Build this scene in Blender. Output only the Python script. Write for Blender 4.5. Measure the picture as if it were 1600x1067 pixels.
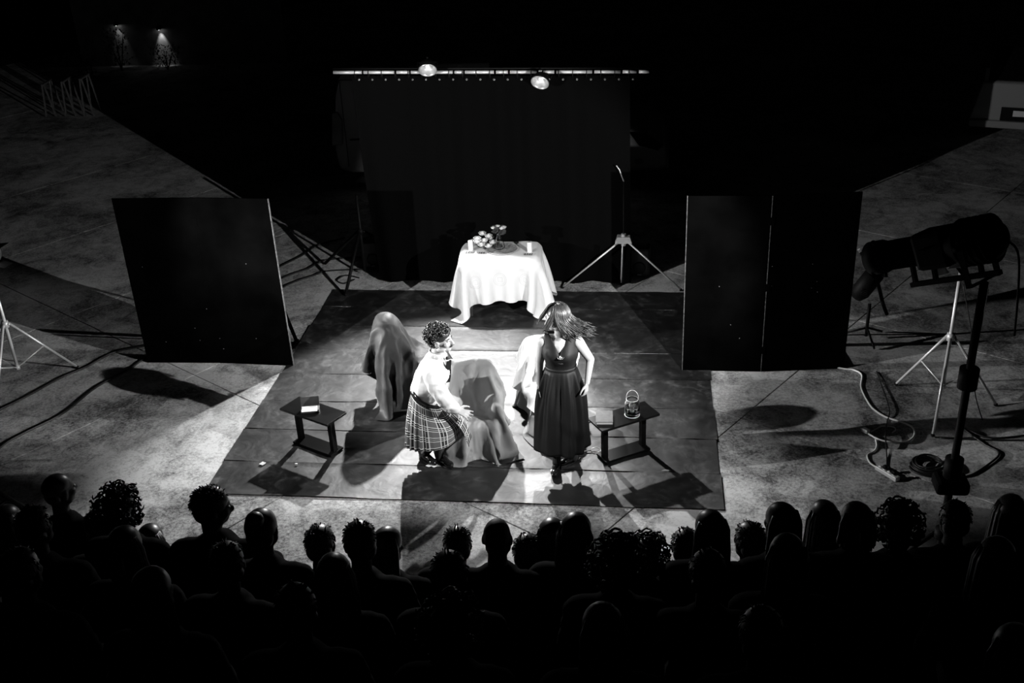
import bpy, bmesh, math, random, zlib, base64
import numpy as np
from mathutils import Vector, Matrix, noise
for o in list(bpy.data.objects): bpy.data.objects.remove(o, do_unlink=True)
scene = bpy.context.scene
COL = scene.collection
random.seed(7)
R = math.radians

# ------------------------------------------------------------------ camera
cam_data = bpy.data.cameras.new('camera'); cam = bpy.data.objects.new('camera', cam_data); COL.objects.link(cam)
cam_data.sensor_fit = 'HORIZONTAL'; cam_data.sensor_width = 36.0; cam_data.lens = 37.778
cam_data.clip_start = .05; cam_data.clip_end = 200
cam.matrix_world = Matrix(((0.99215616, -0.01351324, 0.12427205, 1.62),
                           (0.11691538, 0.45212546, -0.88425865, -7.53),
                           (-0.04423736, 0.89185198, 0.45015897, 5.40), (0, 0, 0, 1)))
scene.camera = cam

# ------------------------------------------------------------------ night sky, lights, exposure
w = bpy.data.worlds.new('night'); scene.world = w; w.use_nodes = True
w.node_tree.nodes['Background'].inputs[0].default_value = (.5, .5, .5, 1)
w.node_tree.nodes['Background'].inputs[1].default_value = 0.0006
scene.view_settings.view_transform = 'Standard'; scene.view_settings.look = 'None'
scene.view_settings.gamma = 1.0; scene.view_settings.use_curve_mapping = False
scene.view_settings.exposure = 0.2

# name: position, aim point, power, cone, softness of the cone's edge, size of the source
LAMPS = {
'front_right': ((3.16, -0.72, 2.60), (-.55, 2.95, .2), 1150, 72, .30, .014),
 'front_left':  ((-3.38, -0.42, 2.80), (.30, 3.3, .2), 850, 82, .30, .014),
 'side_right':  ((4.28, 1.76, 1.55), (-3.4, 1.35, .75), 900, 42, .5, .03),
 'side_left':   ((-4.86, 1.80, 1.55), (4.0, 1.45, .70), 1500, 42, .5, .03),
 'back_left':   ((-0.88, 4.50, 2.70), (-.38, 1.15, 0), 1150, 72, .45, .04),
 'back_right':  ((0.39, 4.50, 2.54), (-.40, .85, 0), 480, 52, .45, .04),
}
def spot(key, parent=None):
    p, a, e, ang, bl, rad = LAMPS[key]
    d = bpy.data.lights.new('spot_light', 'SPOT'); d.energy = e; d.spot_size = R(ang); d.spot_blend = bl
    d.shadow_soft_size = rad; d.color = (1, 1, 1)
    o = bpy.data.objects.new('spot_light', d); COL.objects.link(o)
    m = (Vector(a) - Vector(p)).to_track_quat('-Z', 'Y').to_matrix().to_4x4(); m.translation = Vector(p)
    if parent: o.parent = parent; o.matrix_local = parent.matrix_basis.inverted() @ m
    else: o.matrix_world = m
    return o

# ------------------------------------------------------------------ materials
MATS = {}
def mat(name, col, rough=.6, metal=0, spec=.5, emit=None, noisy=None, bump=None, trans=0, alpha=1):
    """noisy=(scale, amount[, detail]) varies the colour; bump=(scale, strength)"""
    if name in MATS: return MATS[name]
    m = bpy.data.materials.new(name); m.use_nodes = True; nt = m.node_tree; b = nt.nodes['Principled BSDF']
    c = (col, col, col, 1)
    b.inputs['Base Color'].default_value = c; b.inputs['Roughness'].default_value = rough
    b.inputs['Metallic'].default_value = metal; b.inputs['Specular IOR Level'].default_value = spec
    b.inputs['Transmission Weight'].default_value = trans
    if emit: b.inputs['Emission Color'].default_value = (1, 1, 1, 1); b.inputs['Emission Strength'].default_value = emit
    if noisy or bump:
        g = nt.nodes.new('ShaderNodeNewGeometry' if False else 'ShaderNodeTexCoord')
    if noisy:
        n = nt.nodes.new('ShaderNodeTexNoise'); n.inputs['Scale'].default_value = noisy[0]; n.inputs['Detail'].default_value = noisy[2] if len(noisy) > 2 else 6
        nt.links.new(g.outputs['Object'], n.inputs['Vector'])
        r = nt.nodes.new('ShaderNodeMapRange'); r.inputs['From Min'].default_value = .3; r.inputs['From Max'].default_value = .7
        r.inputs['To Min'].default_value = col * (1 - noisy[1]); r.inputs['To Max'].default_value = col * (1 + noisy[1])
        nt.links.new(n.outputs['Fac'], r.inputs['Value']); nt.links.new(r.outputs[0], b.inputs['Base Color'])
    if bump:
        n = nt.nodes.new('ShaderNodeTexNoise'); n.inputs['Scale'].default_value = bump[0]; n.inputs['Detail'].default_value = 5
        nt.links.new(g.outputs['Object'], n.inputs['Vector'])
        q = nt.nodes.new('ShaderNodeBump'); q.inputs['Strength'].default_value = bump[1]; q.inputs['Distance'].default_value = .02
        nt.links.new(n.outputs['Fac'], q.inputs['Height']); nt.links.new(q.outputs[0], b.inputs['Normal'])
    MATS[name] = m; return m

def node(nt, t, **kw):
    n = nt.nodes.new(t)
    for k, v in kw.items():
        if hasattr(n, k): setattr(n, k, v)
        else: n.inputs[k].default_value = v
    return n
def math_node(nt, op, a, b=None, c=None):
    n = nt.nodes.new('ShaderNodeMath'); n.operation = op
    for i, v in enumerate((a, b, c)):
        if v is None: continue
        if isinstance(v, (int, float)): n.inputs[i].default_value = v
        else: nt.links.new(v, n.inputs[i])
    return n.outputs[0]
def ramp(nt, fac, stops):
    r = nt.nodes.new('ShaderNodeValToRGB'); e = r.color_ramp.elements
    while len(e) < len(stops): e.new(.5)
    for x, (p, v) in zip(e, stops): x.position = p; x.color = (v, v, v, 1)
    nt.links.new(fac, r.inputs[0]); return r.outputs[0]

def concrete():
    m = bpy.data.materials.new('worn concrete'); m.use_nodes = True; nt = m.node_tree; b = nt.nodes['Principled BSDF']; L = nt.links
    pos = nt.nodes.new('ShaderNodeNewGeometry').outputs['Position']
    big = node(nt, 'ShaderNodeTexNoise', Scale=.75, Detail=7, Roughness=.62, Distortion=.6); L.new(pos, big.inputs['Vector'])
    mid = node(nt, 'ShaderNodeTexNoise', Scale=4.2, Detail=9, Roughness=.75, Distortion=.9); L.new(pos, mid.inputs['Vector'])
    fine = node(nt, 'ShaderNodeTexNoise', Scale=34, Detail=7, Roughness=.85); L.new(pos, fine.inputs['Vector'])
    s = math_node(nt, 'ADD', math_node(nt, 'MULTIPLY', big.outputs[0], .45), math_node(nt, 'MULTIPLY', mid.outputs[0], .35))
    s = math_node(nt, 'ADD', s, math_node(nt, 'MULTIPLY', fine.outputs[0], .46))
    col = ramp(nt, s, [(.50, .03), (.56, .12), (.615, .34), (.70, .66)])
    L.new(col, b.inputs['Base Color']); b.inputs['Roughness'].default_value = .8; b.inputs['Specular IOR Level'].default_value = .25
    q = node(nt, 'ShaderNodeBump', Strength=.35, Distance=.01); L.new(fine.outputs[0], q.inputs['Height']); L.new(q.outputs[0], b.inputs['Normal'])
    return m
def vinyl():
    m = bpy.data.materials.new('dusty black dance vinyl'); m.use_nodes = True; nt = m.node_tree; b = nt.nodes['Principled BSDF']; L = nt.links
    pos = nt.nodes.new('ShaderNodeNewGeometry').outputs['Position']
    n1 = node(nt, 'ShaderNodeTexNoise', Scale=2.6, Detail=8, Roughness=.68, Distortion=1.2); L.new(pos, n1.inputs['Vector'])
    n2 = node(nt, 'ShaderNodeTexNoise', Scale=9, Detail=6, Roughness=.7, Distortion=.5); L.new(pos, n2.inputs['Vector'])
    s = math_node(nt, 'ADD', math_node(nt, 'MULTIPLY', n1.outputs[0], .6), math_node(nt, 'MULTIPLY', n2.outputs[0], .4))
    L.new(ramp(nt, s, [(.42, .004), (.52, .010), (.58, .036), (.68, .11)]), b.inputs['Base Color'])
    L.new(ramp(nt, s, [(.35, .45), (.65, .60)]), b.inputs['Roughness'])
    b.inputs['Specular IOR Level'].default_value = 1.0
    b.inputs['Coat Weight'].default_value = .14; b.inputs['Coat Roughness'].default_value = .45
    w1 = node(nt, 'ShaderNodeTexNoise', Scale=5, Detail=3, Roughness=.5, Distortion=.8); L.new(pos, w1.inputs['Vector'])
    q = node(nt, 'ShaderNodeBump', Strength=.25, Distance=.03); L.new(w1.outputs[0], q.inputs['Height']); L.new(q.outputs[0], b.inputs['Normal'])
    return m
def tartan():
    m = bpy.data.materials.new('grey tartan wool'); m.use_nodes = True; nt = m.node_tree; b = nt.nodes['Principled BSDF']; L = nt.links
    uv = nt.nodes.new('ShaderNodeUVMap').outputs[0]; sp = nt.nodes.new('ShaderNodeSeparateXYZ'); L.new(uv, sp.inputs[0])
    def bands(x, freq, off):
        t = math_node(nt, 'FRACT', math_node(nt, 'ADD', math_node(nt, 'MULTIPLY', x, freq), off))
        def line(c, h): return math_node(nt, 'LESS_THAN', math_node(nt, 'ABSOLUTE', math_node(nt, 'SUBTRACT', t, c)), h)
        lines = math_node(nt, 'MAXIMUM', line(.12, .030), math_node(nt, 'MAXIMUM', line(.30, .022), line(.48, .030)))
        dark = line(.30, .15)
        return lines, dark
    lu, du = bands(sp.outputs[0], 1, 0); lv, dv = bands(sp.outputs[1], 1, .25)
    both = math_node(nt, 'ADD', du, dv)
    base = ramp(nt, math_node(nt, 'DIVIDE', both, 2), [(0, .115), (.5, .03), (1, .006)])
    ln = math_node(nt, 'MULTIPLY', math_node(nt, 'MINIMUM', math_node(nt, 'ADD', math_node(nt, 'MULTIPLY', lu, .7), lv), 1), .85)
    mx = nt.nodes.new('ShaderNodeMix'); mx.data_type = 'RGBA'; L.new(ln, mx.inputs[0]); L.new(base, mx.inputs[6]); mx.inputs[7].default_value = (.70, .70, .70, 1)
    L.new(mx.outputs[2], b.inputs['Base Color']); b.inputs['Roughness'].default_value = .85; b.inputs['Specular IOR Level'].default_value = .2
    return m
def embroidered():
    m = bpy.data.materials.new('white embroidered linen'); m.use_nodes = True; nt = m.node_tree; b = nt.nodes['Principled BSDF']; L = nt.links
    sp = nt.nodes.new('ShaderNodeSeparateXYZ'); L.new(nt.nodes.new('ShaderNodeUVMap').outputs[0], sp.inputs[0]); acc = None
    for cu, cv in ((-.33, -.53), (-.01, -.53), (.31, -.53)):
        du = math_node(nt, 'ABSOLUTE', math_node(nt, 'SUBTRACT', sp.outputs[0], cu)); dv = math_node(nt, 'ABSOLUTE', math_node(nt, 'SUBTRACT', sp.outputs[1], cv))
        r = math_node(nt, 'SQRT', math_node(nt, 'ADD', math_node(nt, 'MULTIPLY', du, du), math_node(nt, 'MULTIPLY', dv, dv)))
        q = math_node(nt, 'MAXIMUM', du, dv)
        for d, c, h in ((r, .078, .004), (r, .060, .003), (q, .026, .0035)):
            k = math_node(nt, 'LESS_THAN', math_node(nt, 'ABSOLUTE', math_node(nt, 'SUBTRACT', d, c)), h); acc = k if acc is None else math_node(nt, 'MAXIMUM', acc, k)
    L.new(ramp(nt, acc, [(0, .70), (1, .61)]), b.inputs['Base Color']); b.inputs['Roughness'].default_value = .85; b.inputs['Specular IOR Level'].default_value = .15
    return m
M = dict(
 concrete=concrete(), vinyl=vinyl(), tartan=tartan(),
 joint=mat('dark joint filler', .03, .95, spec=.1),
 step=mat('dark painted step', .012, .9, spec=.1, noisy=(3, .4)),
 blackboard=mat('black painted plywood', .0014, .9, spec=0, noisy=(2.2, .5), bump=(30, .05)),
 woodedge=mat('scuffed plywood edge', .09, .7, noisy=(40, .7)),
 blackmetal=mat('black powder coated metal', .004, .6, 0, spec=.15),
 blacktable=mat('black lacquered table', .006, .30, spec=.2),
 steel=mat('brushed aluminium tube', .70, .38, .35),
 whitemetal=mat('pale steel plate', .7, .4, .4),
 curtain=mat('black molton curtain', .0028, .95, spec=0, bump=(60, .1)),
 linen=mat('white linen', .70, .85, spec=.15, bump=(180, .06)),
 greycloth=mat('grey satin drape', .28, .62, spec=.3, bump=(90, .05)),
 darkcloth=mat('charcoal satin drape', .034, .60, spec=.3, bump=(90, .05)),
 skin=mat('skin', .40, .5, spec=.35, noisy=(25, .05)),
 skin_dim=mat('shade-darkened spectator skin', .045, .6, spec=.2),  # skin colour darkened to stand for the unlit seats
 shirt=mat('white cotton shirt', .56, .8, spec=.15, bump=(60, .05)),
 blackfab=mat('black cotton dress', .0075, .58, spec=.22, bump=(70, .06)),
 darkhair=mat('dark hair', .020, .38, spec=.5, noisy=(40, .5)),
 brownhair=mat('brown hair', .036, .36, spec=.6, noisy=(60, .5)),
 fairhair=mat('light brown hair', .10, .4, spec=.5, noisy=(60, .4)),
 leather=mat('polished black leather', .010, .14, spec=.7),
 sock=mat('dark sock', .03, .9), whitesock=mat('pale sock', .6, .9),
 eye=mat('eye white', .6, .2), iris=mat('dark iris', .01, .15), lip=mat('lip', .24, .5),
 wax=mat('white candle wax', .80, .45), wick=mat('black wick', .01, .9),
 petal=mat('pale petal', .66, .6, noisy=(30, .25)), leaf=mat('dark leaf', .05, .5, noisy=(20, .3)),
 silver=mat('engraved silver', .38, .35, .25, noisy=(35, .5), bump=(45, .6)),
 book=mat('grey book cloth', .11, .6, noisy=(30, .2)), paper=mat('paper', .74, .8), darkwood=mat('dark wooden box', .05, .5, noisy=(8, .4)),
 whitecable=mat('white cable sheath', .75, .5), blackcable=mat('black cable sheath', .008, .5),
 speaker=mat('black loudspeaker shell', .012, .6, bump=(90, .1)), grille=mat('speaker grille', .022, .5),
 carpaint=mat('pale van paint', .45, .35), carglass=mat('dark car glass', .006, .1, spec=.7), tyre=mat('tyre rubber', .01, .8), lampglass=mat('headlamp lens', .3, .12, spec=.8),
 whitepaint=mat('white vehicle paint', .30, .4), plate=mat('white number plate', .8, .5),
 reflector=mat('polished reflector', .45, .35, .5), bulb=mat('glowing halogen bulb', .9, .3, emit=2),
 trestle=mat('pale timber', .10, .7, noisy=(12, .3)), foliage=mat('garden leaf', .06, .6, noisy=(4, .5)), stucco=mat('pale stucco', .30, .9, noisy=(3, .4)),
 glow=mat('lit lamp lens', .9, .3, emit=4), brooch=mat('brooch metal', .75, .25, .8),
 audience1=mat('black jacket', .005, .9, spec=.03), audience2=mat('charcoal knit', .010, .9, spec=.03), audience3=mat('checked shirt', .10, .9, spec=.1, noisy=(30, .7, 1)),
)
def glass_mat():
    m = bpy.data.materials.new('clear glass'); m.use_nodes = True; b = m.node_tree.nodes['Principled BSDF']
    b.inputs['Base Color'].default_value = (1, 1, 1, 1); b.inputs['Roughness'].default_value = .03; b.inputs['Transmission Weight'].default_value = 1; b.inputs['IOR'].default_value = 1.45
    return m
M['glass'] = glass_mat(); M['embroidered'] = embroidered()

# ------------------------------------------------------------------ mesh building
def frame(d):
    d = Vector(d).normalized(); a = Vector((0, 0, 1)) if abs(d.z) < .95 else Vector((1, 0, 0))
    x = a.cross(d).normalized(); return x, d.cross(x).normalized(), d
class MB:
    def __init__(s): s.v = []; s.f = []; s.uv = {}
    def add(s, vs, fs):
        o = len(s.v); s.v += [Vector(p) for p in vs]; s.f += [[i + o for i in f] for f in fs]; return o
    def box(s, c, size, rot=None, taper=1.0):
        x, y, z = (k / 2 for k in size); pts = []
        for zz, t in ((-z, 1), (z, taper)):
            for xx, yy in ((-x, -y), (x, -y), (x, y), (-x, y)): pts.append(Vector((xx * t, yy * t, zz)))
        if rot is not None: pts = [rot @ p for p in pts]
        s.add([p + Vector(c) for p in pts], [(3, 2, 1, 0), (4, 5, 6, 7), (0, 1, 5, 4), (1, 2, 6, 5), (2, 3, 7, 6), (3, 0, 4, 7)]); return s
    def bar(s, a, b, wd, th=None, up=None):
        a, b = Vector(a), Vector(b); x, y, d = frame(b - a)
        if up is not None: y = (Vector(up) - Vector(up).dot(d) * d).normalized(); x = y.cross(d)
        th = th or wd; m = Matrix((x, y, d)).transposed(); return s.box((a + b) / 2, (wd, th, (b - a).length), m)
    def tube(s, pts, r, n=10, caps=True, closed=False):
        pts = [Vector(p) for p in pts]; rs = r if isinstance(r, (list, tuple)) else [r] * len(pts); o = len(s.v); px = None
        k = len(pts)
        for i, p in enumerate(pts):
            if closed: d = pts[(i + 1) % k] - pts[i - 1]
            else: d = pts[min(i + 1, k - 1)] - pts[max(i - 1, 0)]
            x, y, d = frame(d if d.length > 1e-9 else (0, 0, 1))
            if px is not None:
                x = px - px.dot(d) * d
                x = x.normalized() if x.length > 1e-6 else frame(d)[0]; y = d.cross(x)
            px = x
            for j in range(n):
                a = 2 * math.pi * j / n; s.v.append(p + (x * math.cos(a) + y * math.sin(a)) * rs[i])
        for i in range(k if closed else k - 1):
            i2 = (i + 1) % k
            for j in range(n): s.f.append([o + i * n + j, o + i * n + (j + 1) % n, o + i2 * n + (j + 1) % n, o + i2 * n + j])
        if caps and not closed: s.f.append([o + j for j in reversed(range(n))]); s.f.append([o + (k - 1) * n + j for j in range(n)])
        return s
    def cap(s, a, b, ra, rb, n=14):
        """tapered capsule"""
        a, b = Vector(a), Vector(b); x, y, d = frame(b - a); P = []; Rr = []
        for i in range(5): t = math.pi / 2 * (1 - i / 4); P.append(a - d * ra * math.sin(t)); Rr.append(max(ra * math.cos(t), 1e-4))
        for i in range(5): t = math.pi / 2 * i / 4; P.append(b + d * rb * math.sin(t)); Rr.append(max(rb * math.cos(t), 1e-4))
        o = len(s.v)
        for p, r in zip(P, Rr):
            for j in range(n): q = 2 * math.pi * j / n; s.v.append(p + (x * math.cos(q) + y * math.sin(q)) * r)
        for i in range(len(P) - 1):
            for j in range(n): s.f.append([o + i * n + j, o + i * n + (j + 1) % n, o + (i + 1) * n + (j + 1) % n, o + (i + 1) * n + j])
        s.f.append([o + j for j in reversed(range(n))]); s.f.append([o + (len(P) - 1) * n + j for j in range(n)]); return s
    def chain(s, pts, rs, n=14):
        for i in range(len(pts) - 1): s.cap(pts[i], pts[i + 1], rs[i], rs[i + 1], n)
        return s
    def ell(s, c, r, m=None, n=16, k=10):
        o = len(s.v); r = r if isinstance(r, (tuple, list)) else (r, r, r)
        for i in range(k + 1):
            t = math.pi * i / k
            for j in range(n):
                a = 2 * math.pi * j / n; p = Vector((r[0] * max(math.sin(t), .004) * math.cos(a), r[1] * max(math.sin(t), .004) * math.sin(a), -r[2] * math.cos(t)))
                s.v.append(Vector(c) + (m @ p if m is not None else p))
        for i in range(k):
            for j in range(n): s.f.append([o + i * n + j, o + i * n + (j + 1) % n, o + (i + 1) * n + (j + 1) % n, o + (i + 1) * n + j])
        s.f.append([o + j for j in reversed(range(n))]); s.f.append([o + k * n + j for j in range(n)]); return s
    def lathe(s, prof, n=24, c=(0, 0, 0), m=None):
        o = len(s.v); k = len(prof)
        for r, z in prof:
            for j in range(n):
                a = 2 * math.pi * j / n; p = Vector((max(r, 1e-4) * math.cos(a), max(r, 1e-4) * math.sin(a), z)); s.v.append(Vector(c) + (m @ p if m is not None else p))
        for i in range(k - 1):
            for j in range(n): s.f.append([o + i * n + j, o + i * n + (j + 1) % n, o + (i + 1) * n + (j + 1) % n, o + (i + 1) * n + j])
        if prof[0][0] < .002: s.f.append([o + j for j in reversed(range(n))])
        if prof[-1][0] < .002: s.f.append([o + (k - 1) * n + j for j in range(n)])
        return s
    def grid(s, P, uvf=None):
        """P[i][j] points, open sheet"""
        o = len(s.v); a, b = len(P), len(P[0])
        for i in range(a):
            for j in range(b):
                s.v.append(Vector(P[i][j]))
                if uvf: s.uv[o + i * b + j] = uvf(i, j)
        for i in range(a - 1):
            for j in range(b - 1): s.f.append([o + i * b + j, o + (i + 1) * b + j, o + (i + 1) * b + j + 1, o + i * b + j + 1])
        return s
    def prism(s, outline, z0, z1, m=None, c=(0, 0, 0)):
        n = len(outline); pts = [Vector((x, y, z0)) for x, y in outline] + [Vector((x, y, z1)) for x, y in outline]
        pts = [Vector(c) + (m @ p if m is not None else p) for p in pts]
        s.add(pts, [list(reversed(range(n))), list(range(n, 2 * n))] + [[i, (i + 1) % n, n + (i + 1) % n, n + i] for i in range(n)]); return s
    def mesh(s, name):
        me = bpy.data.meshes.new(name); me.from_pydata([tuple(p) for p in s.v], [], s.f); me.update()
        if s.uv:
            l = me.uv_layers.new(name='UVMap')
            for lp in me.loops: l.data[lp.index].uv = s.uv.get(lp.vertex_index, (0, 0))
        return me
    def build(s, name, m, parent=None, smooth=False, bevel=0, solid=0, sub=0):
        o = bpy.data.objects.new(name, s.mesh(name)); COL.objects.link(o); finish(o, m, parent, smooth)
        if solid: q = o.modifiers.new('thickness', 'SOLIDIFY'); q.thickness = solid; q.offset = 0
        if bevel: q = o.modifiers.new('bevel', 'BEVEL'); q.width = bevel; q.segments = 2; q.limit_method = 'ANGLE'
        if sub: q = o.modifiers.new('sub', 'SUBSURF'); q.levels = sub; q.render_levels = sub
        return o
    def remesh(s, name, m, parent=None, voxel=.008, smooth_it=6, wrinkle=None, fac=.5):
        """the closed shapes grown together into one continuous skin"""
        o = bpy.data.objects.new('tmp', s.mesh('tmp')); COL.objects.link(o)
        q = o.modifiers.new('r', 'REMESH'); q.mode = 'VOXEL'; q.voxel_size = voxel; q.adaptivity = 0
        if smooth_it: q = o.modifiers.new('s', 'SMOOTH'); q.factor = fac; q.iterations = smooth_it
        dg = bpy.context.evaluated_depsgraph_get(); me = bpy.data.meshes.new_from_object(o.evaluated_get(dg))
        bpy.data.objects.remove(o, do_unlink=True); me.name = name
        if wrinkle == 'shirt':
            me.update(); nn = [v.normal.copy() for v in me.vertices]
            for v, k in zip(me.vertices, nn):
                q = v.co * 9; q = Vector((q.x + q.z * .6, q.y, q.z * .8 - q.x * .5)); q += Vector((noise.noise(q * .6), noise.noise(q * .6 + Vector((3, 8, 1))), noise.noise(q * .6 + Vector((7, 2, 5))))) * .9
                v.co += k * (.006 * (1 - abs(noise.noise(q)) * 2.8) + .004 * noise.noise(q * 2.4))
        elif wrinkle:
            sc, am = wrinkle; me.update()
            nn = [v.normal.copy() for v in me.vertices]
            for v, k in zip(me.vertices, nn):
                p = v.co * sc; v.co += k * am * (noise.noise(Vector((p.x, p.y, p.z * .55))) + .5 * noise.noise(p * 2.3))
        r = bpy.data.objects.new(name, me); COL.objects.link(r); finish(r, m, parent, True); return r
def finish(o, m, parent=None, smooth=False):
    me = o.data; me.materials.clear(); me.materials.append(m if not isinstance(m, str) else M[m])
    if smooth: me.polygons.foreach_set('use_smooth', [True] * len(me.polygons))
    if parent: o.parent = parent
def tag(o, label, cat=None, group=None, kind=None):
    o['label'] = label
    if cat: o['category'] = cat
    if group: o['group'] = group
    if kind: o['kind'] = kind
    return o
def thing(name, label, cat, loc=(0, 0, 0), rz=0, group=None):
    o = bpy.data.objects.new(name, None); COL.objects.link(o); o.empty_display_size = .1
    o.location = loc; o.rotation_euler = (0, 0, rz); tag(o, label, cat, group); return o
def struct(o): o['kind'] = 'structure'; return o
def copy_tree(o, parent=None):
    c = o.copy(); COL.objects.link(c); c.parent = parent
    for ch in list(o.children): copy_tree(ch, c)
    return c
def smooth_path(pts, n=6):
    pts = [Vector(p) for p in pts]; out = []
    for i in range(len(pts) - 1):
        p0 = pts[max(i - 1, 0)]; p1 = pts[i]; p2 = pts[i + 1]; p3 = pts[min(i + 2, len(pts) - 1)]
        for k in range(n):
            t = k / n; out.append(.5 * ((2 * p1) + (p2 - p0) * t + (2 * p0 - 5 * p1 + 4 * p2 - p3) * t * t + (3 * p1 - p0 - 3 * p2 + p3) * t ** 3))
    out.append(pts[-1]); return out
def RZ(a): return Matrix.Rotation(a, 3, 'Z')
def RX(a): return Matrix.Rotation(a, 3, 'X')
def RY(a): return Matrix.Rotation(a, 3, 'Y')

# ------------------------------------------------------------------ sheets dropped over furniture and left to settle
def round_box(p, c, h, r, tilt=0.0):
    q = p - np.array(c)
    if tilt:
        cs, sn = math.cos(-tilt), math.sin(-tilt); q = np.stack([q[:, 0], cs * q[:, 1] - sn * q[:, 2], sn * q[:, 1] + cs * q[:, 2]], 1)
    d = np.abs(q) - (np.array(h) - r)
    return np.sqrt((np.maximum(d, 0) ** 2).sum(1)) + np.minimum(d.max(1), 0) - r
def chair_shape(p): return np.minimum(round_box(p, (0, -.06, .22), (.29, .29, .20), .05), round_box(p, (0, .24, .50), (.27, .075, .40), .07, -.12))
def armchair_shape(p):
    a = chair_shape(p)
    for s in (-1, 1): a = np.minimum(a, round_box(p, (s * .29, -.02, .30), (.05, .24, .27), .045))
    return a
def hooded_shape(p):
    a = np.minimum(round_box(p, (0, -.06, .22), (.27, .29, .20), .06), round_box(p, (0, .24, .46), (.20, .075, .34), .07, -.10))
    q = (p - np.array((0, .24, .64))) / np.array((.28, .135, .29)); return np.minimum(a, (np.sqrt((q * q).sum(1)) - 1) * .14)
def table_shape(p): return np.minimum(round_box(p, (0, 0, .66), (.465, .275, .07), .012), round_box(p, (0, 0, .35), (.42, .23, .35), .012))
def settle(nx, ny, lx, ly, shape, z0, steps, cx=0, cy=0, rot=0, fric=.6, bend=.25, seed=0, iters=12, tuck=None, thick=.012, grip=.3):
    rng = np.random.default_rng(seed); U, V = np.meshgrid(np.linspace(-.5, .5, nx) * lx, np.linspace(-.5, .5, ny) * ly, indexing='ij')
    c, s = math.cos(rot), math.sin(rot); X = np.stack([c * U - s * V + cx, s * U + c * V + cy, np.full_like(U, z0)], -1).reshape(-1, 3) + rng.normal(0, .004, (nx * ny, 3))
    idx = np.arange(nx * ny).reshape(nx, ny); R0 = np.stack([U, V], -1).reshape(-1, 2); cons = []
    def link(a, b, k):
        n0, n1 = min(a.shape[0], b.shape[0]), min(a.shape[1], b.shape[1]); a = a[:n0, :n1].ravel(); b = b[:n0, :n1].ravel()
        cons.append((a, b, np.linalg.norm(R0[a] - R0[b], axis=1), k * .5))
    for p in (0, 1):
        link(idx[p:-1:2], idx[p + 1::2], 1); link(idx[:, p:-1:2], idx[:, p + 1::2], 1)
    for p in (0, 1):
        for q in (0, 1):
            link(idx[p:-1:2, q:-1:2], idx[p + 1::2, q + 1::2], .35); link(idx[p + 1::2, q:-1:2], idx[p:-1:2, q + 1::2], .35)
    for p in range(4): link(idx[p:-2:4], idx[p + 2::4], bend); link(idx[:, p:-2:4], idx[:, p + 2::4], bend)
    X0 = X.copy(); P = X.copy(); pin = None
    if tuck:
        pin = (np.abs(X[:, 1] - .25) < .05) & (np.abs(X[:, 0]) < .2); tm = (np.abs(X[:, 1] - (.25 - tuck[3])) < .03) & (np.abs(X[:, 0]) < tuck[2])
        tgt = X.copy(); tgt[:, 1] = tuck[0]; tgt[:, 2] = tuck[1]; tgt[:, 0] *= .97
    eye = np.eye(3) * 1e-3; fall = np.array([0, 0, -9.8 / 3600])
    for st in range(steps):
        D = (X - P) * (.98 if st < steps * .7 else .90); P = X.copy(); D += fall; D *= np.minimum(1, .012 / (np.sqrt((D * D).sum(1)) + 1e-9))[:, None]; X = X + D
        if tuck and st > 25: X[tm] += (tgt[tm] - X[tm]) * (min(1, (st - 25) / 120) * .25)
        near = None
        for it in range(iters):
            for a, b, L, k in cons:
                d = X[b] - X[a]; l = np.sqrt(np.einsum('ij,ij->i', d, d)) + 1e-9; d *= (k * (l - L) / l)[:, None]; X[a] += d; X[b] -= d
            if it % 2 == 1:
                if near is None: near = np.nonzero(shape(X) < .06)[0]
                Q = X[near]; dd = shape(Q) - thick; m = dd < 0
                if m.any():
                    q = Q[m]; G = np.stack([shape(q + eye[i]) - dd[m] - thick for i in range(3)], 1); G /= np.sqrt((G * G).sum(1))[:, None] + 1e-9
                    q = q - G * dd[m][:, None]; pm = P[near[m]]; dv = q - pm; vn = (dv * G).sum(1)[:, None] * G; X[near[m]] = pm + vn + (dv - vn) * (1 - fric)
                if pin is not None: X[pin, :2] = X0[pin, :2]
                low = X[:, 2] < .008
                if low.any(): X[low, 2] = .008; X[low, :2] = P[low, :2] + (X[low, :2] - P[low, :2]) * grip
    X = X.reshape(nx, ny, 3)
    for _ in range(0 if shape is table_shape else 2):
        Y = X.copy(); Y[1:-1, 1:-1] = .5 * X[1:-1, 1:-1] + .125 * (X[2:, 1:-1] + X[:-2, 1:-1] + X[1:-1, 2:] + X[1:-1, :-2]); X = Y
    return X
SHEETS = {
 'C': lambda: settle(36, 44, 1.20, 1.66, armchair_shape, .96, 340, .02, -.12, .08, .3, .12, 3, tuck=(.13, .44, .21, .52)),
 'L': lambda: settle(42, 46, 1.46, 1.74, hooded_shape, .99, 340, -.05, -.08, .35, .3, .06, 5, tuck=(.14, .44, .17, .52)),
 'W': lambda: settle(32, 35, 1.22, 1.32, chair_shape, .98, 340, 0, .08, .55, .6, .25, 8),
 'T': lambda: settle(46, 40, 1.90, 1.60, table_shape, .765, 300, 0, 0, .015, .5, .25, 2, grip=.97),
}
SHEET_CACHE = {}
CREASE = {'C': .013, 'L': .016, 'W': .008, 'T': .0}
def finer(A):
    B = np.zeros((A.shape[0] * 2 - 1, A.shape[1] * 2 - 1, 3)); B[::2, ::2] = A; B[1::2, ::2] = (A[1:] + A[:-1]) / 2; B[:, 1::2] = (B[:, 2::2] + B[:, :-1:2]) / 2
    C = B.copy(); C[1:-1, 1:-1] = .4 * B[1:-1, 1:-1] + .15 * (B[2:, 1:-1] + B[:-2, 1:-1] + B[1:-1, 2:] + B[1:-1, :-2]); return C
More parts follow.
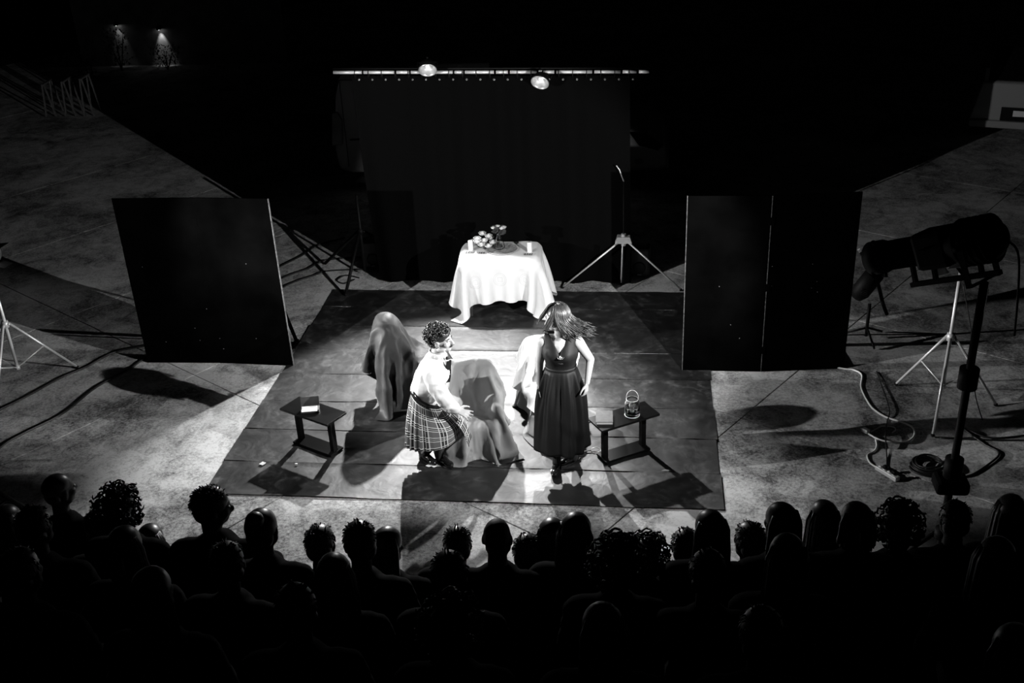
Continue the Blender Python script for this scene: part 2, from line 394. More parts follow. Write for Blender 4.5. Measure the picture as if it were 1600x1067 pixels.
def cloth(key):
    if key not in SHEET_CACHE:
        X = finer(SHEETS[key]()); N = np.cross(np.gradient(X, axis=0), np.gradient(X, axis=1)); N /= np.linalg.norm(N, axis=2)[..., None] + 1e-9; N *= np.sign(N[..., 2:] + 1e-6 + .0)
        out = []; am = CREASE[key]; sd = ord(key)
        for i in range(X.shape[0]):
            row = []
            for j in range(X.shape[1]):
                x, y, z = X[i, j]; d = 0
                if am and z > .02:
                    w1 = Vector((x * 5 + sd, y * 5, z * 2.0)); w1 += Vector((noise.noise(w1 * .8), noise.noise(w1 * .8 + Vector((9, 1, 4))), 0)) * .8
                    d = am * ((1 - abs(noise.noise(w1)) * 2.6) + .5 * (1 - abs(noise.noise(w1 * 2.1)) * 2.6)); d = max(d, -.3 * am) * min(1, z / .12)
                row.append((x + N[i, j, 0] * d, y + N[i, j, 1] * d, z + N[i, j, 2] * d))
            out.append(row)
        SHEET_CACHE[key] = out
    return SHEET_CACHE[key]

# ================================================================== the setting
floor = struct(MB().box((-1, 11, -.10), (46, 44, .17)).build('floor', 'joint'))
PITCH = 2.585; GA = R(-33.3)
slab_me = None
for i in range(-9, 10):
    for j in range(-6, 13):
        u = 1.28 + PITCH * (i + .5); v = .05 + PITCH * (j + .5) * 1.012
        x = u * math.cos(GA) - v * math.sin(GA); y = u * math.sin(GA) + v * math.cos(GA)
        if not (-17 < x < 13 and -4.5 < y < 27): continue
        if slab_me is None:
            o = MB().box((0, 0, -.03), (PITCH - .007, PITCH * 1.012 - .007, .06)).build('slab', 'concrete', floor, bevel=.004); slab_me = o.data
        else:
            o = bpy.data.objects.new('slab', slab_me); COL.objects.link(o); o.parent = floor
            q = o.modifiers.new('bevel', 'BEVEL'); q.width = .004; q.segments = 1; q.limit_method = 'ANGLE'
        o.location = (x, y, -random.uniform(0, .002)); o.rotation_euler = (0, 0, GA)
# stepped seating for the audience, bowed around the stage
def row_y(x): return -2.20 + .040 * (x - .2) ** 2
for k, (z0, z1) in enumerate(((0, .36), (.0, .71), (0, 1.06), (0, 1.41), (0, 1.76))):
    f = []; b = []
    for i in range(33):
        x = -6.4 + .42 * i; f.append((x, row_y(x) + .16 - .60 * k)); b.append((x, row_y(x) + .16 - .60 * (k + 1) - (.6 if k == 4 else 0)))
    mb = MB(); mb.prism(f[::-1] + b, z0, z1)
    struct(mb.build('seating_step_%d' % (k + 1), 'step'))

# ---- the vinyl stage mat, eight strips laid side by side
mat_t = thing('stage_mat', 'large dusty black vinyl stage mat of eight strips on the concrete', 'mat')
seams = [0, .53, 1.10, 1.65, 2.23, 2.81, 3.40, 3.92, 4.42]
for k in range(8):
    y0, y1 = seams[k] + .002, seams[k + 1] - .002; xl = -2.275 - .012 * (k % 2) + random.uniform(-.008, .008); xr = 2.275 + .012 * ((k + 1) % 2)
    P = []
    for i in range(61):
        row = []
        for j in range(15):
            t = j / 14; yy = y0 + (y1 - y0) * t; x = xl + (xr - xl) * i / 60; de = min(yy - y0, y1 - yy)
            z = .006 + .011 * math.exp(-(de / .022) ** 2) * (.6 + .7 * noise.noise(Vector((x * 1.1, k * 7.3 + (t > .5) * 3, 0)))) \
                + .007 * max(0, noise.noise(Vector((x * 3.2, yy * 1.1, k)))) + .004 * noise.noise(Vector((x * 7, yy * 2.2, k + 9)))
            row.append((x, yy + .006 * noise.noise(Vector((x * 1.7, k * 3.1, 2))), max(z, .004)))
        P.append(row)
    o = MB().grid(P).build('strip', 'vinyl', mat_t, smooth=True)

# ---- folding screens
def screen(label, hinge_pts, bright):
    a, b, c = [Vector(p) for p in hinge_pts]
    t = thing('folding_screen', label, 'screen', (b.x, b.y, 0))
    for p, q in ((a, b), (b, c)):
        d = (q - p); ln = d.length; d.normalize(); n = Vector((-d.y, d.x, 0)); mid = (p + q) / 2 - b; ang = math.atan2(d.y, d.x)
        pan = MB().box((mid.x, mid.y, .955), (ln - .006, .018, 1.91), RZ(ang)).build('panel', 'blackboard', t)
        for k, e in ((0, p + d * .003), (1, q - d * .003)):
            k += 0 if p is a else 2; e = e - b; mb = MB()
            mb.box((e.x, e.y, .955), (.0065, .021, 1.912), RZ(ang)); mb.build('edge_strip', 'woodedge' if k in bright else 'blackboard', pan)
        for s in (.18, .82):
            m0 = p + d * ln * s - b; br = MB()
            br.bar((m0.x + n.x * .02, m0.y + n.y * .02, 1.15), (m0.x + n.x * .52, m0.y + n.y * .52, .03), .035, .02)
            br.bar((m0.x + n.x * .012, m0.y + n.y * .012, .03), (m0.x + n.x * .55, m0.y + n.y * .55, .03), .035, .03, up=(0, 0, 1)); br.build('brace', 'blackboard', t)
    for z in (.25, .95, 1.65): MB().box((0, -.012, z), (.05, .006, .08)).build('hinge', 'blackboard', t)
    for _ in range(9):
        s = random.uniform(-.7, .7); k = b + (b - a).normalized() * s if s < 0 else b + (c - b).normalized() * s
        MB().ell((k.x - b.x, k.y - b.y - .010, random.uniform(.15, 1.2)), (.005, .002, .005), n=6, k=4).build('screw_head', 'woodedge', t)
    return t
screen('tall black folding screen on the left side of the mat', ((-3.87, 2.45, 0), (-3.03, 2.47, 0), (-2.19, 2.43, 0)), (3,))
screen('tall black folding screen on the right with pale middle edge', ((1.99, 2.475, 0), (2.80, 2.475, 0), (3.645, 2.575, 0)), (0, 1))

# ---- backdrop: pole, ties, curtain, two stands
PZ = 2.63
def pz(x): return 2.655 - .0155 * (x + 2.05)
t = thing('curtain_pole', 'long bright metal pole carrying the black backdrop', 'pole', (0, 4.70, 0))
xs = [-2.05, -1.69, -1.30, -1.13, -.97, -.62, -.5, -.14, .02, .35, .55, .98, 1.30, 1.48, 1.62]
for a, b in zip(xs[:-1], xs[1:]): MB().tube([(a + .012, 0, pz(a)), (b - .012, 0, pz(b))], .019, 14).build('pole_section', 'steel', t, True)
mb = MB().tube([(-2.05, .03, pz(-2.05) + .035), (1.62, .03, pz(1.62) + .035)], .010, 8); mb.build('core_rod', 'blackmetal', t, True)
for x in (-1.62, 1.22): MB().tube([(x, .34, .01), (x, .34, pz(x)), (x, .0, pz(x))], .014, 10).build('upright', 'blackmetal', t, True)
for i in range(21):
    x = -1.78 + .158 * i
    pts = [(x, .03 * math.cos(a), pz(x) - .022 + .045 * math.sin(a)) for a in [2 * math.pi * k / 12 for k in range(12)]]
    mb = MB().tube(pts, .004, 6, closed=True)
    mb.build('tie', 'blackmetal', t, True)
    MB().lathe([(.007, -.002), (.011, 0), (.007, .002)], 10, (x + .05, -.045, pz(x) - .075), RX(R(80))).build('eyelet', 'steel', t, True)
P = []
for i in range(241):
    x = -1.88 + 3.30 * i / 240; row = []
    for j in range(25):
        z = .03 + (pz(x) - .05 - .03) * j / 24; top = j / 24
        flare = (1 - top) * .05 * (1 if x > 0 else -1) * abs(x) / 1.6
        fold = (.045 + .03 * (1 - top)) * (.6 * math.sin(x * 13 + 1.4 * math.sin(x * 2.3)) + .5 * noise.noise(Vector((x * 5, z * .3, 4))))
        xx = x * (1 - .02 * top) + (0.26 * (1 - top) ** 1.3 * max(0, (-x - .9)) * .55)
        row.append((xx, 4.74 - .07 * (1 - top) ** .7 + fold * .8, z))
    P.append(row)
tag(MB().grid(P).build('backdrop_curtain', 'curtain', None, True), 'tall black pleated curtain hanging behind the white table', 'curtain')

def tripod(name, label, cat, loc, hub_z, feet, top_z, m, r=.012, colr=.016, low=None, brace=None, hubm=None, hub='round', group=None, colm=None):
    t = thing(name, label, cat, (loc[0], loc[1], 0), group=group); L = Vector((loc[0], loc[1], 0))
    MB().tube([(0, 0, low if low is not None else hub_z * .35), (0, 0, top_z)], colr, 12).build('column', colm or m, t, True)
    h = MB()
    if hub == 'plate': h.prism([(-.10, -.02), (.10, -.02), (.075, .06), (-.075, .06)], -.05, .05, RX(R(90)), (0, 0, hub_z)); h.tube([(0, 0, hub_z - .06), (0, 0, hub_z + .09)], .028, 12)
    else: h.tube([(0, 0, hub_z - .035), (0, 0, hub_z + .035)], colr * 2.0, 14).ell((colr * 2.4, 0, hub_z), .014, n=10, k=6)
    h.build('hub', hubm or m, t, hub != 'plate')
    for fx, fy in feet:
        d = Vector((fx, fy, 0)) - L; u = d.normalized()
        lg = MB().tube([u * .035 + Vector((0, 0, hub_z)), d + Vector((0, 0, .022))], r, 10).build('leg', m, t, True)
        MB().ell((d.x, d.y, .018), (.02, .02, .018), n=10, k=6).build('foot', 'blackmetal', lg, True)
        if brace:
            k = u * .035 + (d - u * .035) * .5; MB().tube([(0, 0, brace), (k.x, k.y, hub_z * .5 + .01)], r * .6, 8).build('brace', m, t, True)
    if brace: MB().tube([(0, 0, brace - .02), (0, 0, brace + .02)], colr * 1.5, 12).build('collar', m, t, True)
    return t
tripod('backdrop_stand', 'bright-legged tripod stand in front of the curtain right edge', 'stand', (1.33, 4.56), .62, ((.587, 4.53), (2.024, 4.478), (1.30, 4.66)), 1.36, 'steel', .011, .007, low=.08, hubm='whitemetal', hub='plate', colm='blackmetal')
tripod('backdrop_stand', 'black tripod stand on the floor left of the curtain', 'stand', (-1.98, 4.86), .62, ((-2.085, 4.26), (-2.62, 5.25), (-1.4, 5.35)), 1.1, 'blackmetal', .02, .018, low=.08)
t = [o for o in bpy.data.objects if o.name == 'backdrop_stand'][0]
MB().tube([(0, 0, 1.36), (-.05, .01, 1.50), (-.085, .01, 1.55)], .007, 8).build('arm', 'steel', t, True)
# ---- loudspeakers on the floor
def speaker(label, x, y, rz):
    t = thing('floor_speaker', label, 'speaker', (x, y, 0), rz)
    MB().box((0, .02, .18), (.25, .22, .36), taper=.92).build('cabinet', 'speaker', t, bevel=.012)
    MB().box((0, -.094, .19), (.20, .012, .30), RX(R(-2))).build('grille', 'grille', t)
    MB().lathe([(.075, 0), (.078, .006), (.055, .012), (.03, .004), (.001, .008)], 20, (0, -.10, .12), RX(R(90))).build('woofer', 'speaker', t, True)
    MB().box((0, -.105, .025), (.05, .004, .014)).build('badge', 'whitemetal', t)
    MB().tube([(-.06, .02, .36), (-.05, .02, .385), (.05, .02, .385), (.06, .02, .36)], .008, 8).build('handle', 'speaker', t, True)
speaker('small black loudspeaker on the floor right of the curtain', 1.53, 5.02, R(-6))
speaker('black loudspeaker in the dark left of the curtain', -1.98, 5.25, R(20))

# ---- vehicles parked behind
def van():
    t = thing('parked_van', 'pale van parked behind the black curtain', 'van', (-.65, 8.4, 0))
    prof = [(-2.58, .30), (-2.62, .62), (-2.52, 1.45), (-2.40, 1.80), (-2.2, 1.90), (.2, 1.90), (.55, 1.80), (1.45, 1.02), (2.25, .82), (2.52, .62), (2.55, .35), (2.45, .24), (-2.4, .24)]
    mb = MB().prism(prof, -.9, .9, RX(R(90)), (0, .9, 0)); mb.build('body', 'carpaint', t, bevel=.05)
    MB().prism([(-2.46, 1.70), (-2.36, 1.84), (-2.18, 1.93), (.22, 1.93), (.62, 1.82), (1.1, 1.36), (1.0, 1.36), (.5, 1.72)], -.93, .93, RX(R(90)), (0, .9, 0)).build('dark_roof_cover', 'carglass', t, bevel=.02)  # black cover added over the pale roof, standing in for shade
    for x0, x1 in ((-2.2, -1.2), (-1.1, -.1), (0, .75)):
        MB().prism([(x0, 1.15), (x0 + .04, 1.68), (min(x1, .45), 1.68), (x1, 1.15)], -.006, .012, RX(R(90)), (0, -.006, 0)).build('window', 'carglass', t)
    for x0, x1 in ((-2.42, -1.15), (-1.10, -.05), (0, 1.0)):
        for p, q in (((x0, .35), (x0, 1.72)), ((x1, .35), (x1, 1.1))): MB().bar((p[0], -.002, p[1]), (q[0], -.002, q[1]), .012, .008).build('door_seam', 'blackmetal', t)
    MB().bar((-2.35, -.012, .78), (-1.9, -.012, .80), .03, .02).build('door_handle', 'blackmetal', t)
    for x in (-1.75, 1.65):
        wl = MB().lathe([(.001, -.09), (.20, -.09), (.31, -.07), (.325, 0), (.31, .07), (.001, .08)], 28, (x, .05, .325), RX(R(90))).build('wheel', 'tyre', t, True)
        MB().lathe([(.001, 0), (.17, 0), (.18, .02), (.001, .03)], 20, (x, -.05, .325), RX(R(90))).build('hubcap', 'steel', wl, True)
    MB().prism([(-2.64, .70), (-2.48, .72), (-2.44, 1.10), (-2.50, 1.22), (-2.58, 1.2)], -.02, .03, RX(R(90)), (0, -.012, 0)).build('tail_lamp', 'carglass', t)
    MB().prism([(1.98, .86), (2.20, .84), (2.48, .66), (2.40, .58), (2.12, .66)], -.02, .05, RX(R(90)), (0, -.012, 0)).build('headlamp', 'carglass', t)
    MB().ell((2.12, -.02, .40), (.07, .03, .04), n=14, k=8).build('fog_lamp', 'lampglass', t, True)
    MB().box((2.50, .9, .36), (.14, 1.75, .2)).build('bumper', 'carpaint', t, bevel=.03)
van()
def hatchback():
    t = thing('parked_car', 'white tail of a parked car at the far right edge', 'car', (7.79, 10.78, 0), R(-17))
    def shell(prof, inset):
        mb = MB()
        for s in (-1, 1):
            for yy, z in prof: mb.v.append(Vector((s * (.90 - .22 * max(0, z - .2) - inset), yy, z)))
        n = len(prof); mb.f = [list(range(n)), list(reversed(range(n, 2 * n)))] + [[i, n + i, n + (i + 1) % n, (i + 1) % n] for i in range(n)]; return mb
    shell([(0, .16), (-.03, .30), (.0, .88), (.05, .91), (3.0, .93), (3.8, .85), (3.85, .2)], 0).build('body', 'whitepaint', t, bevel=.02)
    shell([(.08, .90), (.55, 1.38), (2.3, 1.42), (2.95, .92)], .03).build('cabin', 'carglass', t, bevel=.03)
    MB().box((0, -.045, .22), (1.76, .10, .12)).build('bumper', 'whitepaint', t, bevel=.02)
    MB().box((-.19, -.035, .395), (.44, .02, .22), RX(R(-3))).build('plate_recess', 'carglass', t)
    MB().box((-.10, -.052, .41), (.25, .008, .095), RX(R(-3))).build('number_plate', 'plate', t)
    for s in (-1, 1):
        MB().box((s * .70, .07, 1.0), (.06, .05, .22)).build('tail_lamp', 'carglass', t)
        MB().lathe([(.001, -.09), (.28, -.08), (.30, 0), (.28, .08), (.001, .09)], 24, (s * .74, .7, .30), RY(R(90))).build('wheel', 'tyre', t, True)
hatchback()

# ---- far left: garden wall with lamps, shrubs, timber trestles; far posts
wl = struct(MB().box((-9.6, 17.75, .9), (5.2, .2, 1.8)).build('wall_left', 'stucco'))
def wall_light(label, x, y, z, watts):
    t = thing('wall_lamp', label, 'lamp', (x, y, 0))
    MB().box((0, .06, z + .05), (.10, .12, .05)).build('bracket', 'blackmetal', t)
    MB().lathe([(.02, .09), (.05, .07), (.06, 0), (.052, 0), (.001, .03)], 16, (0, 0, z)).build('shade', 'blackmetal', t, True)
    MB().ell((0, 0, z + .012), (.03, .03, .025), n=12, k=8).build('bulb', 'glow', t, True)
    d = bpy.data.lights.new('lamp_light', 'SPOT'); d.energy = watts; d.spot_size = R(58); d.spot_blend = .7; d.shadow_soft_size = .03
    o = bpy.data.objects.new('lamp_light', d); COL.objects.link(o); o.parent = t; o.location = (0, 0, z - .03); o.rotation_euler = (R(18), 0, 0)
wall_light('small lit wall lamp on the far left garden wall, brighter one', -10.05, 17.56, .86, 5)
wall_light('faint wall lamp on the far left garden wall behind leaves', -11.10, 17.56, .98, 1.2)
def shrub(label, x, y, h, r, n, seed):
    rnd = random.Random(seed); t = thing('garden_shrub', label, 'shrub', (x, y, 0))
    st = MB()
    for k in range(6):
        a = k * 1.05; st.tube([(0, 0, 0), (r * .4 * math.cos(a), r * .4 * math.sin(a), h * .5), (r * .7 * math.cos(a), r * .7 * math.sin(a), h * .85)], [.012, .009, .004], 6)
    st.build('stem', 'leaf', t)
    mb = MB()
    for _ in range(n):
        a = rnd.uniform(0, 6.28); rr = r * math.sqrt(rnd.random()); z = rnd.uniform(.12, 1) * h; c = Vector((rr * math.cos(a), rr * math.sin(a), z))
        d = Vector((rnd.uniform(-1, 1), rnd.uniform(-1, 1), rnd.uniform(-.3, 1))).normalized(); x_, y_, _z = frame(d); l = rnd.uniform(.06, .12)
        mb.add([c, c + d * l * .5 + x_ * l * .22, c + d * l, c + d * l * .5 - x_ * l * .22], [(0, 1, 2, 3)])
    tag(mb.build('foliage', 'foliage', t), 'dark leaves', kind='stuff')
shrub('dark leafy shrub under the brighter wall lamp', -9.80, 17.12, .55, .34, 260, 1)
shrub('leafy shrub catching light at far left, left of the brighter lamp', -10.95, 17.10, .95, .30, 300, 2)
shrub('small dim shrub at far left beside the timber trestles', -10.75, 15.1, .72, .22, 160, 3)
for k, (x, lab) in enumerate(((-10.55, 'leftmost pale timber trestle in the dark far left'), (-10.12, 'middle pale timber trestle in the dark far left'), (-9.72, 'rightmost pale timber trestle in the dark far left'))):
    t = thing('timber_trestle', lab, 'trestle', (x, 12.9, 0), R(8), 'timber trestles')
    for s in (-1, 1):
        for e in (0, .42): MB().bar((s * .10 + .02, e, .02), (s * .02, e, .66 + .05 * k), .022, .03).build('leg', 'trestle', t)
    MB().box((0, .21, .67 + .05 * k), (.05, .5, .03)).build('top_rail', 'trestle', t)
def post(label, x, y, h, wd, m='trestle', nm='far_post'):
    t = thing(nm, label, 'post', (x, y, 0)); MB().box((0, 0, .05), (wd * 3, wd * 3, .1), taper=.7).build('footing', 'blackmetal', t)
    MB().tube([(0, 0, .1), (0, 0, h)], wd / 2, 10).build('shaft', m, t, True); MB().ell((0, 0, h), (wd * .8, wd * .8, wd * .6), n=10, k=6).build('finial', 'blackmetal', t, True)
post('thin pale post far behind, above the left pole lamp', -4.65, 22, 2.2, .035, 'steel'); post('thin dim post far behind, above the right pole lamp', -1.87, 22, 2.2, .025, 'steel')
t = thing('brick_pillar', 'dim brick pillar at the top right of the picture', 'pillar', (6.75, 20, 0))
MB().box((0, 0, .05), (.42, .42, .10)).build('plinth', 'stucco', t)
bm_ = None
for k in range(26):
    for s in (0, 1):
        off = (.075 if s else -.075) if k % 2 == 0 else 0
        if k % 2 and s: continue
        o = MB().box((off, 0, .135 + .072 * k), ((.142 if k % 2 == 0 else .292), .292, .062)).build('brick', 'stucco', t)
MB().box((0, 0, 2.0), (.40, .40, .07)).build('cap_stone', 'stucco', t)

# ================================================================== lamps
def aim_empty(name, label, cat, key, group=None, roll_up=(0, 0, 1)):
    """thing whose local +X points along the beam and whose origin is the lens"""
    p, a = Vector(LAMPS[key][0]), Vector(LAMPS[key][1]); x = (a - p).normalized(); y = Vector(roll_up).cross(x).normalized(); z = x.cross(y)
    t = thing(name, label, cat, p, 0, group); t.rotation_mode = 'QUATERNION'; t.rotation_quaternion = Matrix((x, y, z)).transposed().to_quaternion(); return t
YX = Matrix(((0, 0, 1), (1, 0, 0), (0, 1, 0)))       # lathe axis z -> x
def profile_spot(label, key):
    t = aim_empty('profile_spotlight', label, 'spotlight', key)
    MB().lathe([(.092, -.30), (.098, -.30), (.098, -.03), (.105, -.03), (.105, -.005), (.085, -.005), (.085, -.02), (.09, -.28)], 28, (0, 0, 0), YX).build('lens_tube', 'blackmetal', t, True)
    MB().lathe([(.001, -.04), (.05, -.028), (.088, -.04), (.001, -.05)], 24, (0, 0, 0), YX).build('lens', 'glow', t, True)
    MB().box((-.42, 0, .0), (.24, .23, .24)).build('shutter_housing', 'blackmetal', t, bevel=.03)
    MB().lathe([(.001, -.86), (.08, -.85), (.125, -.80), (.145, -.72), (.14, -.62), (.115, -.53), (.10, -.50), (.001, -.5)], 28, (0, 0, 0), YX).build('lamp_house', 'blackmetal', t, True)
    fins = MB()
    for k in range(5): fins.lathe([(.10, -.60 - .045 * k), (.152, -.60 - .045 * k), (.152, -.608 - .045 * k), (.10, -.608 - .045 * k)], 24, (0, 0, 0), YX)
    fins.build('cooling_fins', 'blackmetal', t)
    for a in (60, 180, 285):
        a = R(a); MB().box((.0, .115 * math.cos(a), .115 * math.sin(a)), (.022, .03, .045), RX(a - R(90))).build('frame_clip', 'blackmetal', t)
    for s in (-1, 1): MB().box((-.44, s * .16, .03), (.05, .10, .006)).build('shutter_handle', 'blackmetal', t)
    MB().bar((-.16, 0, -.215), (-.78, 0, -.215), .045, .03, up=(0, 0, 1)).build('rail', 'blackmetal', t)
    for x in (-.19, -.34, -.66): MB().bar((x, 0, -.21), (x - .01, 0, -.08), .035, .02).build('rail_bracket', 'blackmetal', t)
    y = MB()
    for s in (-1, 1): y.bar((-.66, s * .16, .0), (-.66, s * .16, -.25), .008, .04)
    y.bar((-.66, -.165, -.25), (-.66, .165, -.25), .04, .008); y.build('yoke', 'blackmetal', t)
    for s in (-1, 1): MB().tube([(-.66, s * .145, 0), (-.66, s * .20, 0)], .022, 10).build('knob', 'blackmetal', t, True)
    MB().tube(smooth_path([(-.86, 0, -.02), (-.93, .02, -.1), (-.90, .05, -.3), (-.80, .06, -.6)]), .007, 8).build('tail_cable', 'blackcable', t, True)
    MB().lathe([(.108, -.01), (.112, -.01), (.112, .085), (.106, .085), (.106, -.008)], 28, (0, 0, 0), YX).build('added_snoot', 'blackmetal', t, True)  # short tube added to hide the brightly lit blade inside
    MB().box((.062, 0, -.062), (.003, .16, .088)).build('added_shutter', 'blackmetal', t)  # blade added to cut the beam off the floor near the lamp
    spot(key, t); return t
def yoke_foot(key):
    p, a = Vector(LAMPS[key][0]), Vector(LAMPS[key][1]); x = (a - p).normalized(); y = Vector((0, 0, 1)).cross(x).normalized(); z = x.cross(y)
    return p - x * .66 - z * .262
profile_spot('black profile spotlight on its tall stand at the right', 'front_right')
f = yoke_foot('front_right')
t = tripod('lighting_stand', 'tall black lighting stand carrying the right profile spotlight', 'stand', (f.x, f.y), .75, ((f.x - .5, f.y + .25), (f.x + .5, f.y + .35), (f.x, f.y - .42)), f.z, 'blackmetal', .016, .026, low=.12, brace=.28)
MB().tube([(0, 0, 1.90), (0, 0, 2.04)], .062, 16).build('clamp_collar', 'blackmetal', t, True); MB().tube([(0, 0, 1.22), (0, 0, 1.36)], .06, 16).build('clamp_collar', 'blackmetal', t, True)
MB().box((.0, .0, 1.16), (.22, .18, .10)).build('sand_bag', 'audience2', t, bevel=.03)
profile_spot('black profile spotlight on its stand beyond the left edge', 'front_left')
f = yoke_foot('front_left')
tripod('lighting_stand', 'black tripod lighting stand at the lower left edge', 'stand', (f.x, f.y), .80, ((f.x + .34, f.y - .34), (f.x + .5, f.y + .38), (f.x - .45, f.y)), f.z, 'blackmetal', .018, .026, low=.12, brace=.28)

def par_can(label, key, nm='side_lamp'):
    t = aim_empty(nm, label, 'lamp', key)
    MB().lathe([(.075, 0), (.082, 0), (.082, -.20), (.05, -.25), (.001, -.26), (.001, -.24), (.075, -.19)], 24, (0, 0, 0), YX).build('can', 'blackmetal', t, True)
    MB().lathe([(.001, -.055), (.05, -.045), (.074, -.055), (.001, -.065)], 20, (0, 0, 0), YX).build('lens', 'glow', t, True)
    y = MB()
    for s in (-1, 1): y.bar((-.12, s * .092, 0), (-.12, s * .092, -.13), .006, .03)
    y.bar((-.12, -.095, -.13), (-.12, .095, -.13), .03, .006); y.build('yoke', 'blackmetal', t)
    for s, (dy, dz) in ((0, (0, .09)), (1, (0, -.09))): MB().box((.05, dy, dz * 1.12), (.10, .15, .004), RY(R(12 if s else -12))).build('barn_door', 'blackmetal', t)
    spot(key, t); return t
def par_foot(key):
    p, a = Vector(LAMPS[key][0]), Vector(LAMPS[key][1]); x = (a - p).normalized(); y = Vector((0, 0, 1)).cross(x).normalized(); z = x.cross(y); return p - x * .12 - z * .135
par_can('small can lamp on the silver tripod, behind the right spotlight', 'side_right'); f = par_foot('side_right')
tripod('light_tripod', 'silver tripod stand on the concrete at the right', 'tripod', (f.x + .0, f.y), .78, ((4.10, 2.22), (4.24, 1.26), (4.95, 1.85)), f.z, 'steel', .013, .017, low=.24, brace=.26)
par_can('small can lamp on the silver tripod beyond the left edge', 'side_left'); f = par_foot('side_left')
tripod('light_tripod', 'silver tripod stand cut by the left edge', 'tripod', (f.x, f.y), .77, ((-5.01, 1.30), (-4.62, 2.28), (-5.6, 1.9)), f.z, 'steel', .013, .017, low=.24, brace=.26)

def flood(label, key):
    t = aim_empty('flood_lamp', label, 'lamp', key)
    MB().lathe([(.001, -.125), (.036, -.12), (.078, -.09), (.103, -.03), (.112, .0), (.118, .0), (.116, -.03), (.085, -.10), (.04, -.135), (.001, -.14)], 28, (0, 0, 0), YX).build('bowl', 'reflector', t, True)
    MB().lathe([(.119, -.004), (.122, -.03), (.09, -.105), (.045, -.145), (.001, -.15)], 24, (-.004, 0, 0), YX).build('shell', 'blackmetal', t, True)
    MB().box((-.06, 0, -.01), (.03, .045, .06)).build('bulb', 'bulb', t, bevel=.006)
    y = MB()
    for s in (-1, 1): y.bar((-.05, s * .128, 0), (-.13, s * .128, .0), .006, .025)
    y.bar((-.13, -.13, 0), (-.13, .13, 0), .025, .006); y.bar((-.13, 0, 0), (-.20, 0, .02), .02, .02); y.build('bracket', 'blackmetal', t)
    spot(key, t).location = (.02, 0, 0); t.scale = (.88, .88, .88); return t
flood('round lit flood lamp above the pole on its left half', 'back_left')
flood('lit flood lamp hanging under the pole right of centre', 'back_right')

# a lamp resting behind the right screen
t = thing('floor_lamp_unit', 'black stage lamp with curved arm behind the right screen', 'stage lamp', (3.98, 3.25, 0))
MB().tube([(0, 0, .04), (0, 0, .42)], .018, 10).build('post', 'blackmetal', t, True)
for a in (40, 160, 280): MB().tube([(0, 0, .14), (.26 * math.cos(R(a)), .26 * math.sin(R(a)), .015)], .012, 8).build('leg', 'blackmetal', t, True)
MB().lathe([(.001, -.2), (.07, -.2), (.10, -.12), (.10, .15), (.085, .15), (.085, 0), (.001, -.02)], 22, (-.05, 0, .66), RY(R(25)) @ RX(R(15))).build('housing', 'blackmetal', t, True)
MB().tube(smooth_path([(-.16, 0, 1.02), (-.06, .01, .90), (.06, .02, .66), (.14, .03, .42), (.2, .04, .28)]), [.02] * 25, 10).build('curved_arm', 'blackmetal', t, True)
MB().box((-.165, 0, 1.03), (.03, .03, .04), RY(R(-35))).build('arm_tip', 'whitemetal', t)
g_ = MB()
for k in range(4): g_.box((-.09, -.09, .56 + .02 * k), (.07, .01, .006), RY(R(25)))
g_.build('vent', 'grille', t)

# ================================================================== cables
def cable(label, pts, m, r=.008, z=None, nm='cable'):
    zz = r if z is None else z
    P = smooth_path([(x, y, (zz if len(p) < 3 else p[2])) for p in pts for x, y in [p[:2]]])
    tag(MB().tube(P, r, 8).build(nm, m, None, True), label, 'cable')
cable('white cable looping from the right screen across the concrete', [(3.55, 2.58), (3.65, 2.54), (3.74, 2.52), (3.80, 2.41), (3.75, 2.15), (3.77, 1.84), (3.81, 1.70), (3.89, 1.58), (4.01, 1.50), (4.09, 1.41), (4.08, 1.27), (4.0, 1.16), (3.88, 1.14), (3.78, 1.16), (3.72, 1.21), (3.66, 1.29)], 'whitecable', .009)
cable('short white cable running to the power strip', [(3.72, 1.18), (3.71, 1.07), (3.67, .98), (3.60, .91), (3.60, .79), (3.65, .71)], 'whitecable', .008)
cable('small loop of white flex inside the big cable loop', [(3.70, 1.31), (3.77, 1.38), (3.83, 1.42), (3.92, 1.41), (3.93, 1.36), (3.89, 1.31)], 'whitecable', .006)
cable('thin black cable between white loop and power strip', [(3.96, 2.5), (3.94, 1.74, .03), (3.88, 1.50), (3.81, 1.21, .03), (3.76, .86), (3.72, .66)], 'blackcable', .006)
cable('black cable winding past the right black stand', [(5.2, 1.35), (4.75, 1.25), (4.55, 1.42), (4.66, 1.15), (4.75, 1.0), (4.62, .82), (4.40, .62), (4.22, .6)], 'blackcable', .009)
cable('straight black cable trailing off to the right edge', [(4.3, 1.24), (4.8, 1.22), (5.3, 1.25), (5.9, 1.28)], 'blackcable', .007)
cable('uppermost of three black cables left of the curtain', [(-2.6, 6.2), (-2.91, 5.92), (-3.04, 5.52), (-3.21, 5.16), (-3.4, 4.6), (-3.45, 3.6)], 'blackcable', .011)
cable('middle of three black cables left of the curtain', [(-2.2, 5.5), (-2.67, 5.37), (-2.82, 5.08), (-3.07, 4.76), (-3.2, 4.2), (-3.2, 3.4)], 'blackcable', .011)
cable('lowest of three black cables left of the curtain', [(-1.9, 5.1), (-2.51, 5.02), (-2.67, 4.87), (-2.96, 4.5), (-3.0, 4.0), (-3.05, 3.3)], 'blackcable', .011)
cable('black cable coil end near the left backdrop stand', [(-2.1, 4.75), (-2.2, 4.62), (-2.32, 4.72), (-2.25, 4.88), (-2.05, 4.8)], 'blackcable', .009)
